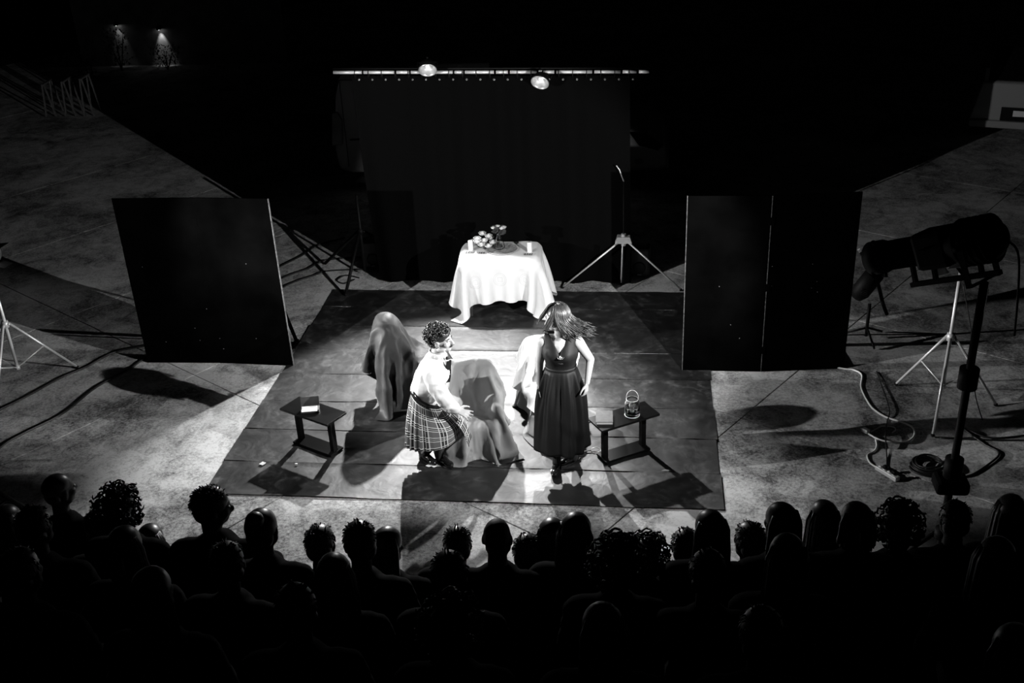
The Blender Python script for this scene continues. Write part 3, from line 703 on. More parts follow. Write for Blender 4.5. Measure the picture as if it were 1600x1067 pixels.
cable('long black cable from the left tripod to the screen', [(-3.9, 2.9), (-4.35, 2.66), (-4.52, 2.3), (-4.69, 2.04), (-4.86, 1.62), (-5.0, 1.35), (-5.2, 1.0)], 'blackcable', .012)
cable('long black cable curving below the left screen to the edge', [(-3.90, 2.6), (-3.96, 2.45), (-4.01, 2.24), (-4.19, 1.85), (-4.28, 1.31), (-4.48, .93), (-4.58, .69), (-4.60, .3)], 'blackcable', .012)
cable('black cable hanging down beside the right profile stand', [(4.75, 1.55, .02), (4.60, 1.45, .40), (4.52, 1.5, .9), (4.40, 1.60, 1.38)], 'blackcable', .005)
t = thing('power_strip', 'pale power strip on the concrete beside black cables', 'power strip', (3.715, .61, 0), R(-54))
MB().box((0, 0, .022), (.24, .055, .04)).build('strip_body', 'whitemetal', t, bevel=.006)
for k in range(4): MB().lathe([(.001, 0), (.016, 0), (.018, .006), (.001, .008)], 14, (-.08 + .05 * k, 0, .041)).build('socket', 'paper', t, True)
for k in (1, 3): MB().box((-.08 + .05 * k, 0, .065), (.035, .03, .035)).build('plug', 'blackmetal', t, bevel=.006)
t = thing('cable_connector', 'white plug lying at the end of the white cable', 'plug', (3.65, 1.31, 0), R(130))
MB().box((0, 0, .022), (.07, .045, .04)).build('shell', 'whitecable', t, bevel=.008)
for s in (-1, 1): MB().tube([(.035, s * .01, .022), (.055, s * .01, .022)], .003, 6).build('pin', 'steel', t)
t = thing('cable_coil', 'coil of black cable on the floor beside the right stand', 'cable', (4.08, .72, 0))
for k in range(5):
    pts = [((.15 - .008 * k) * math.cos(a) + .012 * math.sin(k * 3 + a), (.13 - .006 * k) * math.sin(a), .012 + .017 * k + .006 * math.sin(2 * a + k)) for a in [2 * math.pi * i / 28 for i in range(28)]]
    MB().tube(pts, .009, 8, closed=True).build('loop', 'blackcable', t, True)
t = thing('hanging_connector', 'small white inline plug on the hanging cable', 'plug', (4.55, 1.47, .62))
MB().lathe([(.004, -.05), (.013, -.035), (.017, 0), (.013, .04), (.004, .05)], 12).build('shell', 'whitecable', t, True)
MB().tube([(0, 0, .05), (.03, .03, .35), (.05, .06, .75)], .004, 6).build('lead', 'blackcable', t, True)

# ================================================================== furniture and props on the mat
# ---- white-clothed table
TB = (-.075, 3.945); TR = R(4)
t = thing('small_table', 'plain table hidden under the white tablecloth', 'table', (TB[0], TB[1], .0), TR)
MB().box((0, 0, .692), (.84, .47, .04)).build('tabletop', 'darkwood', t)
for sx in (-1, 1):
    for sy in (-1, 1): MB().box((sx * .37, sy * .19, .340), (.05, .05, .665)).build('leg', 'darkwood', t)
TC = cloth('T'); cl = MB().grid(TC, lambda i, j: ((i / (len(TC) - 1) - .5) * 1.90, (j / (len(TC[0]) - 1) - .5) * 1.60)).build('tablecloth', 'embroidered', None, True, sub=1); cl.location = (TB[0], TB[1], .012); cl.rotation_euler = (0, 0, TR)
tag(cl, 'white embroidered tablecloth draped over the small table at the back', 'tablecloth')
TZ = .755
def candle(label, x, y):
    t = thing('candle', label, 'candle', (x, y, TZ))
    MB().lathe([(.001, 0), (.028, 0), (.029, .01), (.028, .118), (.024, .124), (.010, .121), (.001, .120)], 20).build('wax', 'wax', t, True)
    MB().tube([(0, 0, .118), (.002, 0, .134)], .0018, 6).build('wick', 'wick', t)
candle('white pillar candle on the left end of the white table', -.415, 3.90); candle('white pillar candle on the right end of the white table', .275, 3.86)
def sprig(label, x, y, seed):
    rnd = random.Random(seed); t = thing('leaf_sprig', label, 'sprig', (x, y, TZ))
    MB().tube([(-.05, 0, .006), (0, .005, .008), (.05, -.005, .006)], .002, 6).build('stem', 'leaf', t)
    for k in range(7):
        a = rnd.uniform(-.6, .6) + (math.pi if k % 2 else 0); c = Vector((-.04 + .013 * k, 0, .007)); d = Vector((math.cos(a) * .5, math.sin(a + 1.2), .25)).normalized() * .035; s = Vector((-d.y, d.x, 0)) * .3
        MB().add([c, c + d * .5 + s, c + d, c + d * .5 - s], [(0, 1, 2, 3)]) if False else None
        q = MB(); q.add([c, c + d * .5 + s, c + d, c + d * .5 - s], [(0, 1, 2, 3)]); q.build('leaf', 'leaf', t, solid=.0015)
sprig('dark sprig lying beside the left candle', -.42, 3.815, 1); sprig('dark sprig lying beside the right candle', .265, 3.765, 2); sprig('dark sprig lying in front of the pale bouquet', -.27, 3.80, 3)
def rose(mb, c, r, rnd):
    for ring, (n, rr, tilt) in enumerate(((3, .35, .25), (5, .65, .6), (6, 1.0, 1.0))):
        for k in range(n):
            a = 2 * math.pi * k / n + ring; d = Vector((math.cos(a), math.sin(a), 0)); s = Vector((-d.y, d.x, 0)); P = []
            for i in range(4):
                t_ = i / 3; row = []
                for j in range(4): u = j / 3 - .5; row.append(Vector(c) + d * r * rr * (.3 + .7 * t_ * tilt) * (1 - .4 * u * u) + s * r * u * 1.3 * rr * math.sin(.5 + t_ * 2.2) + Vector((0, 0, r * (t_ * 1.1 - .3 - .4 * tilt * t_ * t_) + rnd.uniform(-.05, .05) * r)))
                P.append(row)
            mb.grid(P)
rnd = random.Random(4)
t = thing('bouquet', 'pale flower bouquet leaning on the tray, left of the vase', 'flowers', (-.265, 3.955, TZ), R(15)); t.scale = (1.35, 1.35, 1.3)
for k, (x, y, z) in enumerate(((-.055, .0, .10), (.045, .02, .105), (-.005, .045, .125), (.0, -.025, .085), (-.03, -.05, .06), (.075, -.02, .06), (-.085, .03, .065), (.03, -.06, .045), (-.06, -.03, .085), (.06, .05, .075))):
    mb = MB(); rose(mb, (x, y, z), .036, rnd); mb.build('blossom', 'petal', t, True, solid=.0012)
for k in range(9):
    a = k * .7; d = Vector((math.cos(a), math.sin(a), .2)) * .08; c = Vector((.01 * math.cos(a), .01 * math.sin(a), .045)); s = Vector((-d.y, d.x, 0)) * .28
    mb = MB(); mb.add([c, c + d * .5 + s, c + d, c + d * .5 - s], [(0, 1, 2, 3)]); mb.build('leaf', 'leaf', t, solid=.0015)
MB().tube([(0, 0, .006), (.02, -.02, .05), (0, 0, .09)], [.012, .016, .012], 8).build('stem_bundle', 'leaf', t, True)
t = thing('round_tray', 'round engraved silver tray lying on the white table', 'tray', (-.055, 3.93, TZ))
MB().lathe([(.001, 0), (.15, 0), (.172, .008), (.178, .012), (.172, .013), (.15, .006), (.001, .005)], 40).build('dish', 'silver', t, True)
MB().tube([(.176 * math.cos(a), .176 * math.sin(a), .013) for a in [2 * math.pi * k / 40 for k in range(40)]], .004, 6, closed=True).build('rim', 'silver', t, True)
t = thing('glass_vase', 'clear conical glass vase with dark flowers on the tray', 'vase', (-.085, 3.95, TZ + .014))
MB().lathe([(.001, 0), (.058, 0), (.066, .008), (.064, .03), (.045, .09), (.026, .145), (.022, .175), (.034, .205), (.031, .205), (.019, .176), (.022, .145), (.040, .09), (.058, .03), (.056, .014), (.001, .012)], 28).build('bowl', 'glass', t, True)
for k in range(7):
    a = k * .9; x, y = .065 * math.cos(a), .065 * math.sin(a) * .6
    st = MB().tube([(-.01 * math.cos(a), 0, .016), (.008 * math.cos(a), .004, .17), (x, y, .245)], .0028, 6).build('stem', 'leaf', t)
    mb = MB(); rose(mb, (x, y, .25), .030, rnd); mb.build('blossom', 'petal' if k % 2 == 0 else 'leaf', t, True, solid=.0012)
for k in range(12):
    a = k * .55; d = Vector((math.cos(a), math.sin(a), .25 * math.sin(k))) * .07; c = Vector((.02 * math.cos(a), .02 * math.sin(a), .21)); s = Vector((-d.y, d.x, .1)) * .3
    mb = MB(); mb.add([c, c + d * .5 + s, c + d, c + d * .5 - s], [(0, 1, 2, 3)]); mb.build('leaf', 'leaf', t, solid=.0015)

# ---- low black tables
def low_table(label, x, y, rz, inset):
    t = thing('coffee_table', label, 'table', (x, y, .012), rz)
    MB().box((0, 0, .385), (.60, .265, .022)).build('tabletop', 'blacktable', t, bevel=.003)
    for s in (-1, 1): MB().box((s * (.30 - inset), 0, .198), (.045, .055, .353)).build('leg', 'blacktable', t, bevel=.003)
    MB().box((0, 0, .012), (.60 - 2 * inset + .07, .17, .022)).build('foot_plank', 'blacktable', t, bevel=.003)
    return t
low_table('low black table on the left of the mat, with open case', -1.455, .81, R(-27), .09)
low_table('low black table beside the woman, with book and lantern', 1.425, .835, R(32.5), .10)
t = thing('open_case', 'small dark open case with white paper on the left low table', 'case', (-1.475, .80, .409), R(12))
MB().box((0, 0, .017), (.17, .10, .03)).build('case_body', 'darkwood', t, bevel=.003)
MB().box((0, .058, .062), (.17, .010, .10), RX(R(-22))).build('lid', 'darkwood', t, bevel=.003)
MB().box((.0, -.03, .036), (.145, .075, .006), RX(R(10))).build('paper', 'paper', t)
for s in (-.05, .05): MB().tube([(s - .012, .05, .034), (s + .012, .05, .034)], .004, 6).build('hinge', 'steel', t)
t = thing('hardback_book', 'grey hardback book lying on the right low table', 'book', (1.255, .765, .409), R(3))
for z in (.002, .027): MB().box((0, 0, z), (.15, .195, .004)).build('cover', 'book', t, bevel=.001)
MB().box((0, .0, .0145), (.142, .187, .021)).build('page_block', 'paper', t)
MB().box((-.075, 0, .0145), (.004, .195, .029)).build('spine', 'book', t, bevel=.001)
t = thing('glass_lantern', 'glass jar lantern with wire handle on the right low table', 'lantern', (1.50, .845, .409), 0)
MB().lathe([(.001, 0), (.062, 0), (.066, .008), (.066, .13), (.058, .148), (.050, .156), (.052, .172), (.048, .172), (.046, .156), (.054, .146), (.062, .13), (.062, .012), (.001, .010)], 32).build('jar', 'glass', t, True)
MB().tube([(.053 * math.cos(a), .053 * math.sin(a), .168) for a in [2 * math.pi * k / 32 for k in range(32)]], .0030, 8, closed=True).build('rim_ring', 'steel', t, True)
MB().tube([(.067 * math.cos(a), .067 * math.sin(a), .008) for a in [2 * math.pi * k / 32 for k in range(32)]], .0030, 8, closed=True).build('base_ring', 'steel', t, True)
MB().tube([(-.055 * math.cos(a), .02 + .012 * math.sin(a), .165 + .075 * math.sin(a)) for a in [math.pi * k / 16 for k in range(17)]], .0022, 6).build('wire_handle', 'steel', t, True)
MB().lathe([(.001, .012), (.022, .012), (.022, .055), (.012, .062), (.018, .072), (.030, .095), (.026, .118), (.010, .125), (.001, .125)], 20).build('candle_holder', 'brooch', t, True)

# ---- draped armchairs
def armchair_frame(label, loc, rz, s=1.0):
    t = thing('armchair', label, 'armchair', (loc[0], loc[1], .012), rz); t.scale = (s, s, s)
    MB().box((0, -.06, .30), (.54, .54, .18)).build('seat', 'darkwood', t, bevel=.04)
    MB().box((0, .235, .60), (.44, .10, .48), RX(R(-6))).build('backrest', 'darkwood', t, bevel=.04)
    for sx in (-1, 1):
        for sy in (-.28, .16): MB().box((sx * .22, sy, .11), (.05, .05, .22)).build('leg', 'darkwood', t)
    return t
def drape(key, label, cat, m, loc, rz, z=.012, sub=1, s=1.0):
    o = MB().grid(cloth(key)).build('drape', m, None, True, sub=sub); o.location = (loc[0], loc[1], z); o.rotation_euler = (0, 0, rz); o.scale = (s, s, s)
    tag(o, label, cat); return o
CA, CB, CC = (.01, .97), (-.70, 1.83), (.70, 1.50)
armchair_frame('armchair hidden under the mid grey drape beside the man', CA, R(8), .83)
drape('C', 'mid grey drape over the armchair in front of the man', 'drape', 'greycloth', CA, R(8), s=.83)
armchair_frame('armchair hidden under the charcoal drape, left of the man', CB, R(104))
drape('L', 'charcoal drape over the hooded armchair left of the man', 'drape', 'darkcloth', CB, R(104))
armchair_frame('armchair hidden under the white cloth behind the woman', CC, R(14), .74)
drape('L', 'dim grey drape under the white cloth behind the woman', 'drape', 'greycloth', CC, R(14), s=.74)
drape('W', 'white cloth thrown over the chair behind the woman', 'cloth', 'linen', CC, R(14), z=.04, s=.80)

# ---- scraps on the mat
def scrap(label, x, y, pts, m='paper', h=.004):
    mb = MB(); mb.prism(pts, .014, .014 + h); o = mb.build('paper_scrap', m, None); o.location = (x, y, .006); tag(o, label, 'paper'); return o
scrap('small white paper square on the left front of the mat', -1.89, .48, [(-.03, -.015), (.01, -.03), (.03, .012), (-.008, .03)])
scrap('tiny white paper crumb near the left low table', -1.57, .49, [(-.013, -.006), (.012, -.008), (.010, .008), (-.008, .009)])
scrap('pale leaf-shaped paper beside the man\'s shoes', -.31, .545, [(-.05, -.03), (-.02, -.045), (.0, -.03), (.03, -.05), (.055, -.03), (.03, 0), (.02, .05), (-.005, .06), (-.02, .02)])
scrap('thin pale sliver on the mat right of the low table', 1.80, .55, [(-.05, -.012), (.0, 0), (.05, .002), (.0, .01)])
t = thing('tangled_cord', 'small pale cord with loops on the mat behind the woman\'s heel', 'cord', (1.115, .83, .012))
MB().tube(smooth_path([(-.10, -.07, .01), (-.07, -.02, .015), (-.03, .005, .012), (.01, .01, .014)]), .006, 8).build('strand', 'petal', t, True)
MB().tube([(.055 + .045 * math.cos(a), .025 + .03 * math.sin(a), .012 + .006 * math.sin(a)) for a in [2 * math.pi * k / 20 for k in range(20)]], .004, 6, closed=True).build('loop', 'steel', t, True)

# ================================================================== people
def head_shapes(mb, c, m, s=1.0, nose=True):
    """m: columns right(x) forward(y) up(z)"""
    c = Vector(c); f = lambda x, y, z: c + m @ Vector((x, y, z)) * s
    e = lambda x, y, z, a, b, d, rot=None: mb.ell(f(x, y, z), (a * s, b * s, d * s), m if rot is None else m @ rot)
    e(0, -.012, .030, .076, .096, .088); e(0, .028, -.030, .060, .062, .080); e(0, .052, -.082, .034, .032, .028)
    e(0, .066, .022, .050, .026, .020)
    for k in (-1, 1):
        e(k * .040, .058, -.026, .026, .026, .026); e(k * .050, .012, -.070, .024, .040, .026)
        e(k * .079, -.008, -.012, .010, .022, .034, RX(R(-10)))
    if nose: mb.cap(f(0, .088, .008), f(0, .110, -.030), .010 * s, .013 * s, 10); mb.cap(f(-.010, .100, -.034), f(.010, .100, -.034), .009 * s, .009 * s, 8)
    e(0, .080, -.056, .022, .014, .008); e(0, .078, -.066, .018, .014, .008)
def face_parts(t, c, m, s=1.0, brow=True, moustache=False):
    c = Vector(c); f = lambda x, y, z: c + m @ Vector((x, y, z)) * s
    for k in (-1, 1):
        e = MB().ell(f(k * .031, .079, .004), (.013 * s, .010 * s, .0085 * s), m, 12, 8).build('eye', 'eye', t, True)
        MB().ell(f(k * .031, .0875, .004), (.0055 * s, .0035 * s, .0055 * s), m, 10, 6).build('iris', 'iris', e, True)
        if brow: MB().tube([f(k * .014, .094, .020), f(k * .032, .092, .027), f(k * .050, .080, .022)], [.003 * s, .0042 * s, .002 * s], 6).build('eyebrow', 'darkhair', t, True)
    MB().tube([f(-.022, .086, -.060), f(-.008, .094, -.0585), f(0, .095, -.060), f(.008, .094, -.0585), f(.022, .086, -.060)], [.002 * s, .0042 * s, .0038 * s, .0042 * s, .002 * s], 6).build('lips', 'lip', t, True)
    if moustache: MB().tube([f(-.032, .086, -.056), f(-.018, .101, -.047), f(0, .106, -.042), f(.018, .101, -.047), f(.032, .086, -.056)], [.003 * s, .0075 * s, .006 * s, .0075 * s, .003 * s], 8).build('moustache', 'darkhair', t, True)
def hand_shapes(mb, wrist, d, n, side, curl=.35, spread=1.0, s=1.0):
    """d: direction of the fingers, n: back of the hand, side: +1 thumb towards d x n"""
    wrist, d, n = Vector(wrist), Vector(d).normalized(), Vector(n).normalized(); n = (n - n.dot(d) * d).normalized(); u = d.cross(n) * side
    k = wrist + d * .085 * s
    for o in (-.026, -.009, .009, .026): mb.cap(wrist + d * .012 * s + u * o * .7 * s, k + u * o * s, .012 * s, .0105 * s, 10)
    for o, ln, sp in ((.030, .066, .20), (.011, .076, .06), (-.009, .070, -.08), (-.028, .056, -.24)):
        a = k + u * o * s; dd = (d + u * sp * spread).normalized(); p = [a]
        for seg, fr in enumerate((.45, .32, .25)):
            ang = curl * (seg + .6); q = dd * math.cos(ang) - n * math.sin(ang); p.append(p[-1] + q * ln * fr * s)
        mb.chain(p, [.0092 * s, .0085 * s, .0078 * s, .0068 * s], 10)
    a = wrist + d * .028 * s + u * .022 * s; b = a + (d * .55 + u * .75 - n * .25).normalized() * .042 * s; c2 = b + (d * .85 + u * .45 - n * .2).normalized() * .032 * s; e = c2 + (d + u * .2 - n * .2).normalized() * .024 * s
    mb.chain([a, b, c2, e], [.015 * s, .012 * s, .0095 * s, .008 * s], 10)
def loft(rings, closed=True, uvs=None):
    mb = MB(); n = len(rings[0]); o = 0
    for i, r in enumerate(rings):
        rr = list(r) + [r[0]]
        for j, p in enumerate(rr):
            mb.v.append(Vector(p))
            if uvs: mb.uv[len(mb.v) - 1] = uvs(i, j)
    w_ = n + 1
    for i in range(len(rings) - 1):
        for j in range(n): mb.f.append([i * w_ + j, i * w_ + j + 1, (i + 1) * w_ + j + 1, (i + 1) * w_ + j])
    return mb
def shoe(t, ankle, d, nm='shoe', s=1.0, boot=.0):
    """d: heading of the toe, ankle above the heel at floor level"""
    a = Vector(ankle); d = Vector((d[0], d[1], 0)).normalized(); m = Matrix((Vector((d.y, -d.x, 0)), d, Vector((0, 0, 1)))).transposed(); mb = MB()
    mb.ell(a + d * .005 + Vector((0, 0, .048)), (.036 * s, .045 * s, .045), m); mb.ell(a + d * .075 + Vector((0, 0, .042)), (.040 * s, .075 * s, .034), m); mb.ell(a + d * .145 + Vector((0, 0, .033)), (.042 * s, .060 * s, .026), m)
    mb.cap(a + Vector((0, 0, .05)), a - d * .01 + Vector((0, 0, .09 + boot)), .038 * s, .040 * s)
    o = mb.remesh(nm, 'leather', t, .007, 5)
    so = MB(); out = []
    for k in range(28):
        q = 2 * math.pi * k / 28; x = .043 * s * math.cos(q) * (1 - .12 * max(0, -math.sin(q))); y = .075 + .128 * math.sin(q); out.append((x, y))
    so.prism(out, 0, .016, m, a); so.build('sole', 'leather', o)
    la = MB()
    for k in range(4): c = a + d * (.045 + .022 * k) + Vector((0, 0, .086 - .009 * k)); la.cap(c - m @ Vector((.018, 0, 0)), c + m @ Vector((.018, 0, 0)), .003, .003, 6)
    la.build('laces', 'blackfab', o, True); return o

# ---------------------------------------------------------------- the man in the kilt (faces +x, bends over the armchair)
MO = Vector((-.30, .62, 0))
t = thing('person', 'man in white shirt, black tie and tartan kilt bending over the armchair', 'person', MO)
W_ = lambda x, y, z: Vector((x, y, z)) - MO
fw = Vector((1, -.20, .06)).normalized(); up = Vector((-.10, -.02, 1)); up = (up - up.dot(fw) * fw).normalized(); rt = fw.cross(up)
HM = Matrix((rt, fw, up)).transposed(); HC = W_(-.140, .60, 1.270)
body = MB(); head_shapes(body, HC, HM, 1.0)
body.cap(HC + HM @ Vector((0, -.02, -.06)), W_(-.20, .62, 1.10), .052, .058)
body.chain([W_(-.215, .62, 1.05), W_(-.27, .62, .92), W_(-.33, .62, .74)], [.095, .10, .11])
# arms: near (right) reaches down, far rests on the other thigh
RS, RE, RW = W_(-.220, .465, 1.005), W_(-.135, .405, .835), W_(-.025, .46, .655)
LS, LE, LW = W_(-.21, .775, 1.0), W_(-.29, .88, .80), W_(-.26, .83, .60)
body.chain([RS, RE, RW], [.052, .042, .026]); body.chain([LS, LE, LW], [.052, .042, .026])
hand_shapes(body, RW, (.82, .05, -.42), (.25, -.62, .55), -1, .16, 1.25, 1.0); hand_shapes(body, LW, (.35, -.1, -.9), (.3, .9, .2), 1, .25, .8, 1.0)
# legs
RH, RK, RA = W_(-.33, .53, .60), W_(-.20, .53, .36), W_(-.245, .605, .09)
LH, LK, LA = W_(-.32, .71, .60), W_(-.14, .68, .40), W_(-.395, .65, .09)
for h_, k_, a_ in ((RH, RK, RA), (LH, LK, LA)): body.chain([h_, k_], [.085, .058]); body.chain([k_, (k_ + a_) / 2 + Vector((-.03, 0, .03)), a_], [.056, .054, .036])
body.remesh('body', 'skin', t, .0065, 4)
face_parts(t, HC, HM, 1.0, True, True)
# hair: curls over a cap
cap_ = MB(); cap_.ell(HC + HM @ Vector((0, -.022, .050)), (.090, .108, .088), HM); cap_.ell(HC + HM @ Vector((0, -.075, -.01)), (.070, .045, .075), HM)
rnd = random.Random(11)
for k in range(420):
    a = rnd.uniform(0, 6.283); z = rnd.uniform(-.75, 1); rr = math.sqrt(max(0, 1 - z * z)); v = Vector((rr * math.cos(a), rr * math.sin(a), z))
    if v.y > .35 and v.z < .30: continue
    if v.z < -.1 and v.y > -.35: continue
    p = HC + HM @ (Vector((0, -.026, .048)) + Vector((v.x * .097, v.y * .116, v.z * .100)))
    x_, y_, d_ = frame(HM @ (v + Vector((rnd.uniform(-.5, .5), rnd.uniform(-.5, .5), rnd.uniform(-.5, .5))))); q0 = rnd.uniform(0, 6); cr = rnd.uniform(.009, .016)
    cap_.tube([p + (x_ * math.cos(q0 + i * .75) + y_ * math.sin(q0 + i * .75)) * cr + d_ * (.004 * i - .006) for i in range(7)], [.003, .0048, .005, .005, .005, .0045, .002], 5)
cap_.build('hair', 'darkhair', t, True)
# shirt
sh = MB(); sh.chain([W_(-.215, .62, 1.03), W_(-.262, .62, .92), W_(-.312, .62, .77)], [.108, .132, .142]); sh.cap(W_(-.215, .52, 1.02), W_(-.21, .72, 1.02), .076, .076)
sh.ell(W_(-.180, .62, .95), (.105, .150, .12)); sh.ell(W_(-.305, .60, .82), (.120, .165, .10)); sh.cap(W_(-.200, .62, 1.06), W_(-.190, .62, 1.11), .080, .064)
sh.chain([RS, RS.lerp(RE, .5) + Vector((0, -.01, -.02)), RE, RE.lerp(RW, .5) + Vector((-.012, 0, -.02)), RE.lerp(RW, .86) + Vector((0, 0, -.008)), RW.lerp(RE, .03)], [.078, .076, .070, .068, .054, .036])
sh.chain([LS, LE, LE.lerp(LW, .8), LW], [.078, .07, .054, .036])
sho = sh.remesh('shirt', 'shirt', t, .008, 3, 'shirt')
def collar_band(c, ax, r0, r1, h):
    x, y, d = frame(ax); rings = []
    for k, rr in ((0, r1), (.6, r0), (1, r0 * 1.02)): rings.append([Vector(c) + (x * math.cos(2 * math.pi * j / 28) + y * math.sin(2 * math.pi * j / 28)) * rr + d * h * k for j in range(28)])
    return loft(rings)
collar_band(W_(-.200, .62, 1.105), (.25, 0, 1), .066, .075, .045).build('collar', 'shirt', t, True, solid=.004)
ti = MB(); T0 = W_(-.098, .590, 1.095)
ti.ell(T0, (.013, .015, .018)); ti.add([], [])
TM = Matrix(((.80, .16, .55), (.58, .02, -.81), (-.10, .98, -.05)))
ti.prism([(-.011, 0), (.011, 0), (.024, -.17), (.021, -.225), (-.017, -.225), (-.024, -.17)], -.004, .004, TM, T0 + Vector((.030, -.012, -.01)))
ti.prism([(-.010, 0), (.010, 0), (.016, -.10), (.012, -.155), (-.010, -.150), (-.016, -.10)], -.004, .004, TM, T0 + Vector((.012, -.034, -.01)))
ti.build('tie', 'blackfab', t, bevel=.002); MB().box(T0 + Vector((.018, -.040, -.135)), (.012, .012, .012)).build('tie_clip', 'brooch', t, bevel=.002)
# kilt
NK = 216
def kilt_rings(nz=26):
    rings = []
    for i in range(nz):
        s_ = i / (nz - 1); e = s_ ** .85
        c = Vector((-.300, .615, .69)).lerp(Vector((-.275, .61, .255)), s_) - MO; rx = .155 + .108 * e; ry = .165 + .045 * e; tilt = R(-30) * (1 - s_) + R(8) * s_; ring = []
        for j in range(NK):
            a = 2 * math.pi * j / NK; ca, sa = math.cos(a), math.sin(a)      # a=0 front (+x), -90 near side
            pleat = max(0, min(1, (.25 - ca) * 1.6)) * e; w_ = math.sin(a * 26 + .5 * math.sin(a * 3)); k = 1 + .050 * pleat * (w_ + .35 * abs(w_)) + .018 * e * math.sin(a * 5 + 1)
            x, y = rx * ca * k, ry * sa * k
            knee = math.exp(-((a - .35 if a < math.pi else a - 2 * math.pi - .35) / .55) ** 2) * math.exp(-((s_ - .62) / .30) ** 2) * .085
            knee2 = math.exp(-(((a if a < math.pi else a - 2 * math.pi) + .75) / .5) ** 2) * math.exp(-((s_ - .55) / .30) ** 2) * .035
            x += (knee + knee2) ; z = 0
            lift = .075 * math.exp(-((a if a < math.pi else a - 2 * math.pi) / .7) ** 2) * s_
            ring.append(c + RY(-tilt) @ Vector((x, y, 0)) + Vector((0, 0, lift)))
        rings.append(ring)
    return rings
loft(kilt_rings(), True, lambda i, j: (j / NK * 10.0, i / 25 * 4.1)).build('kilt', 'tartan', t, True, solid=.006)
# wrap-over apron hanging forward of the knees
P = []
for i in range(17):
    s_ = i / 16; row = []
    for j in range(17):
        u = j / 16 - .5; wdt = .16 + .06 * s_; bow = math.cos(u * 2.4)
        c = Vector((-.135, .565, .600)).lerp(Vector((.045, .555, .300)), s_) + Vector((.035, -.010, .02)) * math.sin(s_ * 3.14)
        row.append(c - MO + Vector((.10, -.93, -.20)) * (u * wdt) + Vector((.75, -.2, .5)) * (.030 * bow + .010 * math.sin(u * 9 + s_ * 2) * s_))
    P.append(row)
MB().grid(P, lambda i, j: (j / 16 * 1.5 + .05, i / 16 * 2.7)).build('kilt_apron', 'tartan', t, True, solid=.006)
bl = []
for k in (0, 1): bl.append([Vector((-.300, .615, .705)) - MO + RY(R(30)) @ Vector((.160 * math.cos(a), .170 * math.sin(a), -.022 + .05 * k)) for a in [2 * math.pi * j / 48 for j in range(48)]])
loft(bl).build('belt', 'leather', t, True, solid=.006)
MB().box(W_(-.150, .60, .605), (.012, .05, .045), RY(R(30))).build('buckle', 'steel', t, bevel=.004)
for a_, k_ in ((RA, RK), (LA, LK)):
    q = MB(); q.chain([a_ + Vector((0, 0, -.03)), a_.lerp(k_, .35), a_.lerp(k_, .6)], [.042, .052, .058]); q.remesh('sock', 'sock', t, .01, 3)
shoe(t, W_(-.255, .625, .012), (.72, -.66)); shoe(t, W_(-.415, .665, .012), (.70, -.68))

# ---------------------------------------------------------------- the woman in the black dress (faces the camera side, head flung to her right)
WO = Vector((.88, .58, 0))
t = thing('person', 'woman in sleeveless black dress tossing her hair, standing by the right low table', 'person', WO)
W_ = lambda x, y, z: Vector((x, y, z)) - WO
fw = Vector((-.93, -.38, -.12)).normalized(); up = Vector((.06, -.05, 1)); up = (up - up.dot(fw) * fw).normalized(); rt = fw.cross(up); HM = Matrix((rt, fw, up)).transposed(); HC = W_(.872, .565, 1.505)
body = MB(); head_shapes(body, HC, HM, .94)
body.cap(HC + HM @ Vector((0, -.02, -.05)), W_(.893, .59, 1.33), .045, .050); body.cap(W_(.79, .59, 1.285), W_(1.0, .59, 1.285), .055, .055)
body.chain([W_(.893, .58, 1.24), W_(.893, .585, 1.05), W_(.893, .60, .92)], [.105, .10, .13])
RS, RE, RW = W_(.748, .585, 1.275), W_(.706, .61, 1.06), W_(.700, .57, .875)
LS, LE, LW = W_(1.040, .585, 1.275), W_(1.142, .63, 1.085), W_(1.118, .54, .905)
body.chain([RS, RS.lerp(RE, .4), RE, RW], [.054, .046, .037, .024]); body.chain([LS, LS.lerp(LE, .4), LE, LW], [.054, .046, .037, .024])
hand_shapes(body, RW, (.05, .02, -1), (-1, .1, 0), -1, .40, .6, .95); hand_shapes(body, LW, (-.12, -.25, -1), (1, -.4, 0), 1, .55, .5, .95)
for x0, a_ in ((.835, W_(.835, .545, .09)), (.955, W_(.985, .665, .09))):
    k_ = W_(x0 + .0, .54, .48); body.chain([W_(x0, .59, .88), k_], [.085, .058]); body.chain([k_, k_.lerp(a_, .4) + Vector((0, .02, 0)), a_], [.055, .050, .034])
body.remesh('body', 'skin', t, .0065, 4)
face_parts(t, HC, HM, .94)
